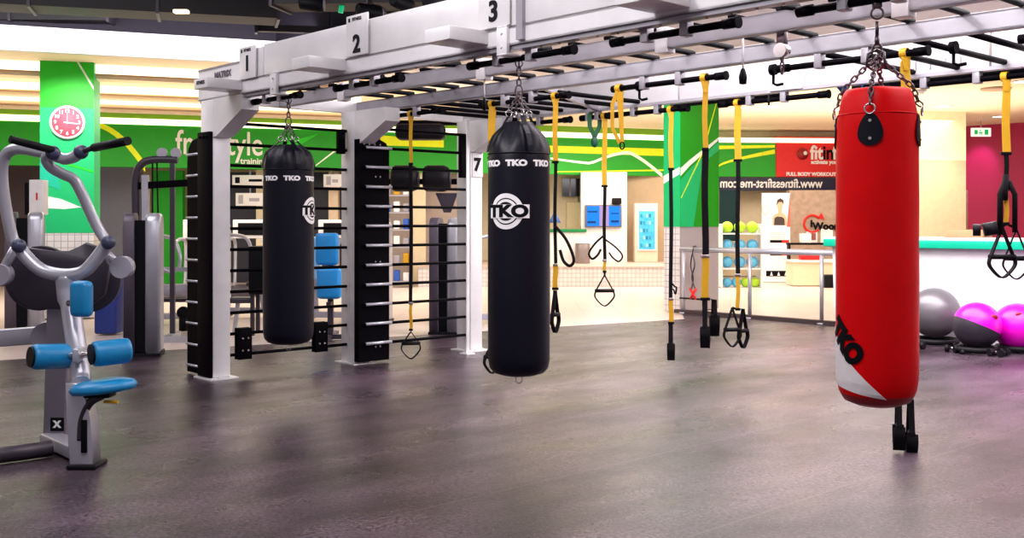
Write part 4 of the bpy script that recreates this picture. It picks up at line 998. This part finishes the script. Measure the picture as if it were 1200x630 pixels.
# shroud: two big dark lobes (cam covers)
for px, py, r_, yy in ((46, 326, .215, 7.05), (101, 329, .215, 7.15)):
    c_ = P(px, py, yy); b = MB(); b.cyl(c_, c_+V(-.03, .12, 0), r_, 40); mp(b, 'cam_cover', SHROUD)
poly = [(8, 330), (14, 300), (28, 289), (60, 294), (80, 296), (100, 284), (118, 290), (128, 312), (122, 345), (100, 362), (60, 362), (35, 362), (15, 350)]
pp = [P(x, y, 7.0) for x, y in poly]; b = MB()
b.prism([(q.x, q.z) for q in pp][::-1], .05, Matrix.Translation((0, 7.05, 0)) @ Matrix.Rotation(PI/2, 4, 'X'), .01); mp(b, 'cam_cover', SHROUD)
# U tube
Yu = 6.72
ut = [P(22, 288, Yu), P(30, 300, Yu), P(45, 314, Yu), P(60, 320, Yu), P(80, 322, Yu), P(98, 318, Yu), P(112, 304, Yu), P(126, 285, Yu)]
mp(MB().tube(smooth_path(ut, 5), .042, 18), 'yoke_tube', SILV)
# arms
la_ = [P(21, 286, Yu), P(15, 280, 6.72), P(8, 250, 6.7), P(3, 215, 6.68), P(3, 192, 6.66), P(9, 179, 6.64), P(22, 174, 6.62), P(42, 177, 6.6), P(60, 181, 6.58), P(75, 186, 6.55), P(86, 184, 6.52), P(95, 178, 6.5)]
mp(MB().tube(smooth_path(la_, 6), .036, 16), 'arm_tube', SILV)
ra_ = [P(126, 285, Yu), P(112, 262, 6.72), P(95, 225, 6.68), P(86, 210, 6.66), P(74, 204, 6.64), P(60, 196, 6.6), P(54, 186, 6.58), P(58, 180, 6.56)]
mp(MB().tube(smooth_path(ra_, 6), .034, 16), 'arm_tube', SILV)
mp(MB().cyl(P(12, 163, 6.3), P(62, 176, 6.5), .024, 14), 'hand_grip', BPLAS)
mp(MB().cyl(P(110, 173, 6.42), P(150, 165, 6.2), .026, 14), 'hand_grip', BPLAS)
mp(MB().cyl(P(95, 178, 6.5), P(112, 172, 6.42), .017, 12), 'grip_stem', SHROUD)
for q in (P(62, 179, 6.52), P(95, 178, 6.5), P(22, 288, 6.68), P(127, 284, 6.68)): mp(MB().sphere(q, .045, n=16), 'pivot_cap', mat('slate_cap', (.05, .055, .11), .35))
# round weights plates on the sides
for px, py in ((-2, 322), (141, 313)):
    c_ = P(px, py, 6.8); b = MB(); b.cyl(c_, c_+V(0, .08, 0), .070, 28); mp(b, 'end_disc', GREYP)
for a_, c_ in (((18, 290), (2, 318)), ((120, 292), (141, 313))): mp(MB().cyl(P(*a_, 6.84), P(*c_, 6.86), .03, 10), 'side_link', SILV)
mp(MB().beam(P(-60, 400, 7.6), P(50, 392, 7.45), .12, .12, bev=.01), 'rear_beam', SILV)
c_ = P(54, 395, 7.2); mp(MB().cyl(c_, c_+V(-.04, .14, 0), .10, 28), 'counter_disc', GREYP)

# ------------------------------------------------------------------ background machines
def tower(label, px, pyb, w=.42, d=.75, h=1.65, rz=0., blue=None, side=1, arms=True):
    g = G(px, pyb)
    t = thing('weight_machine', label, 'gym machine', g, rz, 'weight machines along the back')
    prof = [(0, .03), (d*.42, .03), (d*.42, h-.12), (d*.38, h-.03), (d*.30, h), (.10, h), (.03, h-.03), (0, h-.1)]
    Mx = Matrix(((0, 0, 1, 0), (1, 0, 0, 0), (0, 1, 0, 0), (0, 0, 0, 1)))
    MB().prism(prof, w*.42, Matrix.Translation((w*.08, 0, 0)) @ Mx, .045).build('side_shroud', SILV, t)
    MB().prism(prof, w*.30, Matrix.Translation((-w*.5, .02, 0)) @ Mx, .012).build('side_shroud', mat('plum_grey_shroud', (.10, .08, .11), .4, .1), t)
    MB().box((-w*.2, .06, .05), (w*.08, d*.36, h-.08)).build('weight_stack', INK, t)
    MB().box((-w*.5, -.02, 0), (w*.5, d*.5, .035)).build('base', BPLAS, t)
    if blue:
        x = side*.62
        b = MB().beam((side*w*.3, .2, .10), (side*1.1, .2, .10), .09, .09, bev=.01).beam((side*.75, .2, .1), (side*.70, .2, .5), .07, .07, bev=.01).beam((side*.95, .2, .1), (side*1.0, .2, .95), .07, .07, bev=.01).beam((side*1.1, -.2, .04), (side*1.1, .6, .04), .07, .07, bev=.01)
        b.build('frame', GREYP, t)
        MB().box((side*.70-.2, .02, .48), (side*.70+.2, .38, .56), .03).build('seat', blue, t)
        MB().box((side*1.0-.05, .0, .62), (side*1.0+.05, .40, 1.28), .03).build('backrest', blue, t)
        if arms: MB().tube(smooth_path([(side*.2, .2, 1.3), (side*.5, .05, 1.25), (side*.62, -.05, 1.0), (side*.60, -.05, .8)], 5), .028, 10).build('lever_arm', SILV, t)
    return t
tower('tall silver weight tower just right of the foreground machine', 166, 418, .40, .9, 1.6, math.radians(12))
tower('silver weight tower behind the left arm of the foreground machine', 28, 400, .45, .9, 1.63, math.radians(20))
tower('dark grey weight tower behind the second stall bar bay', 520, 392, .42, .8, 1.56, math.radians(-10))
tower('weight machine with blue seat behind the second black climbing board', 440, 378, .4, .8, 1.5, math.radians(-5), BLUE2, -1)
tower('weight machine with grey seat left of the first white post', 160, 380, .4, .8, 1.5, math.radians(10), GREYP, 1)
tower('weight machine with blue seat behind post seven', 600, 380, .4, .8, 1.45, math.radians(5), BLUE2, -1)
tower('weight machine with dark seat behind the first stall bar bay', 250, 372, .4, .8, 1.5, math.radians(0), SHROUD, 1)
# machine with blue backrest, large, visible between bag and post 2
g = G(385, 398); t = thing('leg_press', 'machine with tall light blue backrest right of the farthest black bag', 'gym machine', g, 0)
MB().box((-.17, 0, .95), (.12, .10, 1.36), .04).build('backrest', BLUE2, t)
MB().box((-.15, -.05, .52), (.16, .10, .92), .05).build('seat', BLUE2, t)
b = MB(); b.beam((0, .16, 0), (0, .16, 1.25), .07, .07).beam((-.25, .1, .03), (.3, .1, .03), .07, .06).beam((0, -.3, .03), (0, .6, .03), .07, .06).beam((0, .0, .45), (0, .2, .45), .06, .06); b.build('frame', SHROUD, t)
# black board leaning thing behind bay 1
g = G(300, 394); t = thing('weight_machine', 'black weight stack cabinet left of the farthest black bag', 'gym machine', g, 0)
MB().box((-.10, 0, .55), (.16, .5, 1.18), .01).build('cabinet', INK, t); b = MB()
for x_ in (-.07, .12): b.beam((x_, .1, 0), (x_, .1, .56), .05, .05).beam((x_, .4, 0), (x_, .4, .56), .05, .05)
b.build('leg', SHROUD, t); MB().box((-.4, .15, .42), (-.10, .35, .50), .03).build('pad', SHROUD, t)
MB().beam((-.35, .25, 0), (-.3, .25, .43), .05, .05).build('pad_post', SILV, t)

# cable frame with two pulleys
g = G(190, 396); t = thing('cable_station', 'black arched cable frame with two round pulleys behind the silver tower', 'gym machine', g, math.radians(5))
Yc = g.y; sc_ = Yc/F_
def c3(px, py, dy=0): return V((px-190)*sc_, dy, H_+(HOR-py)*sc_)
MB().tube(smooth_path([c3(160, 392), c3(160, 260), c3(160, 210), c3(166, 193), c3(180, 187), c3(208, 187)], 6), .05, 12).build('arch', SHROUD, t)
MB().beam(c3(202, 187), c3(202, 396), .06, .06).build('upright', SHROUD, t)
MB().beam(c3(160, 218), c3(222, 214), .07, .09).build('cross_bar', BLACK, t)
MB().beam(c3(171, 205), c3(173, 396), .08, .10).build('weight_column', SILV, t)
for px in (190, 206):
    MB().cyl(c3(px, 179, -.03), c3(px, 179, .03), .065, 24).build('pulley', GREYP, t)
    MB().beam(c3(px, 190), c3(px, 179, .045), .03, .03).build('pulley_arm', BLACK, t)
b = MB(); b.tube([c3(184, 188), c3(186, 290)], .012, 6).tube([c3(179, 190), c3(179, 320)], .012, 6); b.build('cable', INK, t)
MB().beam(c3(150, 394, -.3), c3(225, 394, -.3), .1, .08).beam(c3(160, 394, -.3), c3(160, 394, .3), .08, .08).beam(c3(202, 394, -.3), c3(202, 394, .3), .08, .08).build('base', SILV, t)

# dumbbell bench/lower beams left bg
g = G(205, 388); t = thing('exercise_bench', 'low bench with grey rollers between silver tower and first post', 'bench', g, 0)
MB().cyl((-.45, 0, .55), (.35, 0, .57), .09, 20).build('roller', GREYP, t); MB().beam((-.5, .1, .42), (.5, .1, .42), .06, .05).build('rail', SHROUD, t)
MB().tube(smooth_path([(-.2, 0, 1.2), (-.3, 0, 1.0), (-.15, 0, .85), (.0, 0, .8)], 5), .03, 10).build('lever', SILV, t); MB().beam((-.4, 0, .85), (.5, 0, .85), .04, .06).build('rail', SILV, t)
b = MB()
for x_ in (-.45, .45): b.beam((x_, .1, 0), (x_, .1, .9), .05, .05)
b.build('leg', SHROUD, t); MB().sphere((.1, .05, .25), .09).build('ballast', INK, t)
for x_ in (.1,): MB().cyl((x_, .05, 0), (x_, .05, .2), .06, 10).build('foot', INK, t)

# pads (heavy drums) on frame behind bay 2
g = G(500, 383); Yc = g.y; t = thing('pad_rack', 'black overhead frame with two thick round pads behind the second stall bars', 'gym machine', g, 0)
def d3(px, py, dy=0): k_ = Yc/F_; return V((px-500)*k_, dy, H_+(HOR-py)*k_)
for px in (475, 512):
    c_ = d3(px, 209); q = MB().tube([c_+V(-.20, 0, 0), c_+V(-.19, 0, 0), c_+V(-.14, 0, 0), c_+V(.10, 0, 0), c_+V(.17, 0, 0), c_+V(.18, 0, 0)], [.12, .16, .19, .19, .16, .12], 28); q.build('round_pad', BPLAS, t)
    MB().cyl(c_+V(.18, -.01, -.02), c_+V(.20, -.01, -.02), .12, 20).build('pad_face', SHROUD, t)
MB().beam(d3(440, 212, .25), d3(545, 212, .25), .08, .08).beam(d3(475, 212, 0), d3(475, 212, .25), .05, .05).beam(d3(512, 212, 0), d3(512, 212, .25), .05, .05).build('cross_bar', BLACK, t)
for px in (440, 545): MB().beam(d3(px, 392, .25), d3(px, 140, .25), .07, .07).build('upright', BLACK, t)
MB().beam(d3(440, 142, .25), d3(545, 142, .25), .07, .07).build('top_bar', BLACK, t)
q = d3(497, 155, .1); MB().box(q+V(-.42, -.12, -.10), q+V(.30, .2, .13), .08).build('top_pad', BPLAS, t)
MB().prism([(0, 0), (.32, 0), (.22, -.28), (.12, -.28)], .06, Matrix.Translation(d3(510, 226, .1)) @ Matrix.Rotation(PI/2, 4, 'X')).build('bracket', SHROUD, t)

# far left: treadmills / screens row under bulkhead
def cardio(px, py, lab, i):
    g = G(px, py); t = thing('treadmill', lab, 'treadmill', g, 0, 'cardio machines by the back wall')
    MB().box((-.35, -.8, .0), (.35, .9, .16), .02).build('deck', SHROUD, t)
    for x_ in (-.36, .36): MB().tube(smooth_path([(x_, .7, .1), (x_, .75, 1.0), (x_, .5, 1.15), (x_, .1, 1.1)], 5), .035, 10).build('arm_rail', SILV, t)
    c = MB().box((-.40, .68, 1.15), (.40, .78, 1.55), .02).build('console', WHITE, t)
    MB().box((-.28, .66, 1.22), (.28, .68, 1.48)).build('screen', INK, c)
cardio(285, 345, 'white-console treadmill beneath the word training', 0); cardio(388, 343, 'white-console treadmill right of the farthest black bag', 1); cardio(225, 347, 'white-console treadmill left of the first post', 2); cardio(335, 344, 'treadmill behind the farthest black bag', 3)
# upright white screens on wall above
for i, (x0, x1, y0, y1) in enumerate(((272, 311, 205, 217), (276, 308, 226, 241), (379, 400, 204, 219))):
    Yq = 25.0 if i < 2 else 25.6
    a = P(x0, y1, Yq); c = P(x1, y0, Yq)
    t = thing('wall_screen', ['white information board just under the word training', 'lower white framed screen under the information board', 'white framed screen right of the farthest black bag'][i], 'screen', ((a.x+c.x)/2, Yq, a.z))
    w_ = c.x-a.x; h_ = c.z-a.z
    MB().box((-w_/2, 0, 0), (w_/2, .08, h_), .01).build('frame', WHITE, t)
    MB().box((-w_/2+.07, -.005, .05), (-w_/2+.18, 0, h_-.05)).box((0, -.005, h_*.35), (w_/2-.08, 0, h_*.6)).build('print', GREYP if i != 0 else INK, t)
    MB().cyl((0, .1, h_), (0, .1, 4.0-a.z), .02, 8).build('ceiling_mount', GREYP, t)
# partitions and pillars under the bulkhead
def slab(px0, px1, Y, z0_, z1_, nm, mt, d=.3):
    return struct(MB().box(((px0-600)/F_*Y, Y, z0_), ((px1-600)/F_*Y, Y+d, z1_)), nm, mt)
slab(112, 162, 25.6, 0, 2.9, 'wall_screen_left', GREYW)
slab(484, 498, 26.5, -.02, 2.9, 'trim_5', CREAM)
slab(300, 312, 26.0, -.02, 2.9, 'trim_6', CREAM)
slab(405, 412, 26.0, -.02, 2.9, 'trim_7', CREAM)
slab(385, 396, 26.0, -.02, 2.9, 'trim_8', BEIGE)
slab(-60, 47, 25.0, -.02, 3.0, 'wall_dark_left', mat('dark_brown_wall', (.06, .04, .05), .5))
slab(255, 292, 27.5, -.02, 2.2, 'wall_dark_centre', mat('dark_navy_wall', (.02, .02, .04), .4))
slab(505, 560, 27.5, -.02, 2.9, 'wall_cream_centre', CREAM)
slab(178, 214, 25.8, 0, 2.75, 'wall_green_panel', GREEN, .2)
slab(255, 402, 26.6, -.02, 2.75, 'wall_navy_panel', mat('dark_navy_wall', (.02, .02, .04), .4), .2)
slab(402, 560, 27.2, -.02, 2.75, 'wall_grey_panel', mat('grey_beige_wall', (.42, .34, .31), .5), .2)
# storage rack with small items (behind bay 2)
Yr = 24.5; a = P(447, 330, Yr); c = P(481, 224, Yr); t = thing('shelf_unit', 'tall shelf unit of small white and blue items behind the second stall bars', 'shelving', ((a.x+c.x)/2, Yr, 0)); w_ = c.x-a.x
for k in range(6): MB().box((-w_/2, 0, .1+k*.40), (w_/2, .35, .13+k*.40)).build('shelf', GREYP, t)
for x_ in (-w_/2, w_/2): MB().box((x_-.02, 0, 0), (x_+.02, .35, 2.25)).build('upright', SILV, t)
k2 = 0
cm = {'white': INKW, 'blue': mat('blue_tub', (.02, .1, .5), .5), 'yellow': YEL, 'grey': GREYP}
for r_ in range(6):
    for k in range(3):
        c_ = ['white', 'blue', 'white', 'grey', 'yellow', 'white', 'grey'][(k+r_*2) % 7]
        single(MB().box((-.07, -.06, 0), (.07, .08, .20+.05*((k+r_) % 2)), .02), 'storage_tub', cm[c_], c_+' tub on shelf '+['one', 'two', 'three', 'four', 'five', 'six'][r_]+' from the floor, '+['left', 'middle', 'right'][k]+' position', 'tub', ((a.x+c.x)/2-w_/2+.12+k*.22, Yr+.15, .13+r_*.40), group='tubs on the shelf unit')
# blue bin
single(MB().box((-.15, -.15, 0), (.15, .15, .75), .03), 'bin', mat('navy_bin', (.01, .03, .22), .4), 'navy blue bin behind the foreground machine', 'bin', G(128, 390))
# dispenser on left
g = P(39, 250, 14.5); t = thing('paper_dispenser', 'white box dispenser with black side by the green column', 'dispenser', (g.x, 14.5, 0))
MB().box((-.06, 0, 1.60), (.12, .2, 2.08), .01).build('case', INKW, t); MB().box((-.12, .0, 1.60), (-.06, .2, 2.04), .005).build('side_panel', INK, t); MB().box((-.02, .05, 0), (.04, .12, 1.6)).build('stand', GREYP, t); MB().box((.04, -.01, 1.8), (.06, 0, 1.9)).build('mark', RED, t)

# ------------------------------------------------------------------ ducts in the dark ceiling
def duct(label, p0, p1, w, h, nm='air_duct'):
    b = MB(); b.beam(p0, p1, w, h)
    t = thing(nm, label, 'duct', p0)
    b.build('casing', DUCT, t, world=True)
    d = (p1-p0); n = max(1, int(d.length/1.2))
    for k in range(n+1): MB().beam(p0+d*(k/n)-d.normalized()*.02, p0+d*(k/n)+d.normalized()*.02, w+.05, h+.05).build('flange', SHROUD, t, world=True)
    q = MB()
    for k in (0.1, .9): c_ = p0+d*k; q.cyl(c_+V(0, 0, h/2), V(c_.x, c_.y, 6.0), .015, 6)
    q.build('hanger_rod', SHROUD, t, world=True)
duct('wide dark air duct running across the upper left', P(-120, -20, 13.5), P(325, 5, 14.8), .6, .50)
duct('long dark duct just above the white soffit', P(-100, 12, 15.6), P(130, 14, 15.8), .3, .30)
duct('small dark duct near station two', P(300, 33, 15.6), P(395, 36, 15.9), .12, .10)
duct('dark duct above the number two plate', P(330, -10, 12.6), P(560, -14, 12.0), .5, .4)
for i, (px, py, Y) in enumerate(((365, 4, 12.0), (432, 12, 11.6), (470, 2, 11.2), (505, 5, 10.6))):
    p = P(px, py, Y); t = thing('ceiling_spotlight', 'black spotlight under the dark ceiling, '+['leftmost of the row', 'second from left in the row', 'third from left in the row', 'rightmost of the row'][i], 'spotlight', p, .5*i, 'black ceiling spotlights')
    MB().tube([(-.14, 0, 0), (-.12, 0, 0), (.1, 0, -.02), (.14, 0, -.02)], [.05, .07, .085, .075], 18).build('can', INK, t)
    MB().cyl((.135, 0, -.02), (.15, 0, -.02), .065, 18).build('lens', GREYP, t)
    MB().cyl((0, 0, .05), (0, 0, 6-p.z), .012, 8).build('stem', SHROUD, t)
p = P(399, 10, 12.3); t = thing('indicator_lamp', 'small green cylinder lamp hanging below the dark duct', 'lamp', p)
MB().cyl((0, 0, -.05), (.02, 0, .06), .03, 12).build('lens', mat('green_lamp', (0, .5, .2), .3, emit=(0, .5, .2), es=.6), t); MB().cyl((.02, 0, .06), (.02, 0, 6-p.z), .01, 6).build('cable', SHROUD, t)
p = P(205, 6, 13.0); single(MB().box((-.09, -.05, -.02), (.09, .05, .02), .005), 'duct_label', LSTRIP, 'small lit ivory lamp on the underside of the wide duct', 'lamp', p+V(0, .25, -.03))

# ------------------------------------------------------------------ lights
def area(name, loc, size, power, col=(1, 1, 1), rot=(0, 0, 0), sy=None):
    l = bpy.data.lights.new(name, 'AREA'); l.energy = power; l.color = col; l.size = size
    if sy: l.shape = 'RECTANGLE'; l.size_y = sy
    o = bpy.data.objects.new(name, l); C.objects.link(o); o.location = loc; o.rotation_euler = rot; return o
def spot(name, loc, target, power, col=(1, 1, 1), ang=60, blend=.6, r=.1):
    l = bpy.data.lights.new(name, 'SPOT'); l.energy = power; l.color = col; l.spot_size = math.radians(ang); l.spot_blend = blend; l.shadow_soft_size = r
    o = bpy.data.objects.new(name, l); C.objects.link(o); o.location = loc
    o.rotation_euler = (Vector(target)-Vector(loc)).to_track_quat('-Z', 'Y').to_euler(); return o
wld = bpy.data.worlds.new('world'); bpy.context.scene.world = wld; wld.use_nodes = True
bgn = wld.node_tree.nodes['Background']; bgn.inputs[0].default_value = (1, .92, 1, 1); bgn.inputs[1].default_value = .38
area('overhead_fill_front', (-1.5, 3.0, 5.5), 5, 290, (1, .95, 1), sy=4)  # unseen area fill added under the dark ceiling, no fixture there
area('overhead_fill_left', (-6, 8.5, 5.6), 5, 330, (1, .95, 1), sy=5)  # added area fill for the left side, no fixture modelled
area('overhead_fill_middle', RW(3.5, 5.8, 3.9), 8, 760, (1, .95, .98), (0, 0, RA), 3)  # added invisible fill over the rig and counter
area('overhead_fill_right', (8, 8, 3.9), 4, 120, (1, .96, .98), (0, 0, RA), 4)  # added fill for the right side, out of view
area('ceiling_lamp_back', (-6, 20.5, 3.65), 14, 480, (1, .94, .86), (0, 0, .37), 4)
area('ceiling_lamp_back', (6, 24, 3.8), 8, 400, (1, .94, .87), (0, 0, 0), 5)
area('office_fill', (2.2, 26.0, 3.6), 5, 110, (1, .93, .82), (0, 0, 0), 1.2)  # added fill to brighten the office and alcove
area('rig_fill_up', RW(5.8, 1.9, 3.15), 8, 600, (1, .96, .98), (PI, 0, RA), 2.4)  # unseen upward fill added to whiten the ceiling above the rig
area('ceiling_fill_up', (-7, 18.2, 2.9), 14, 150, (1, .78, .50), (PI, 0, .37), 4)  # unseen upward fill added to brighten the beige ceiling, left
area('ceiling_fill_up', (7, 22, 2.9), 8, 200, (1, .86, .66), (PI, 0, 0), 5)  # same added upward fill for the ceiling at the right rear
area('panel_fill', RW(5.2, 1.3, 3.5), 6, 60, (1, .96, .98), (math.radians(75), 0, RA), .4)  # added fill aimed at the rear fascia panels, no fixture there
area('soffit_fill', (-5.9, 15.1, 4.3), 11, 120, (1, .97, 1), (math.radians(92), 0, .37), .3)  # unseen strip fill added to whiten the soffit face
spot('wall_spot', (11.5, 26.6, 3.9), (12.2, 27.5, 2.7), 90, (1, .3, 1), 50, .7)
spot('wall_spot', (9.6, 22.3, 3.8), (9.8, 23.8, 1.8), 120, (1, .9, .7), 60, .8)
spot('wall_spot', (-6.3, 14.9, 3.9), (-6.8, 16.5, 2.6), 260, (1, 1, .95), 70, .8)  # added spot to brighten the green clock column
spot('wall_spot', (2.4, 16.2, 3.9), (3.0, 17.8, 2.4), 140, (1, 1, .95), 70, .8)  # added spot to brighten the green column by the railing
spot('fascia_fill_spot', (-3.8, 3.2, 4.8), (.4, 6.8, 3.0), 700, (1, .97, 1), 46, .8, .3)  # unseen spot added to brighten the front fascia panels
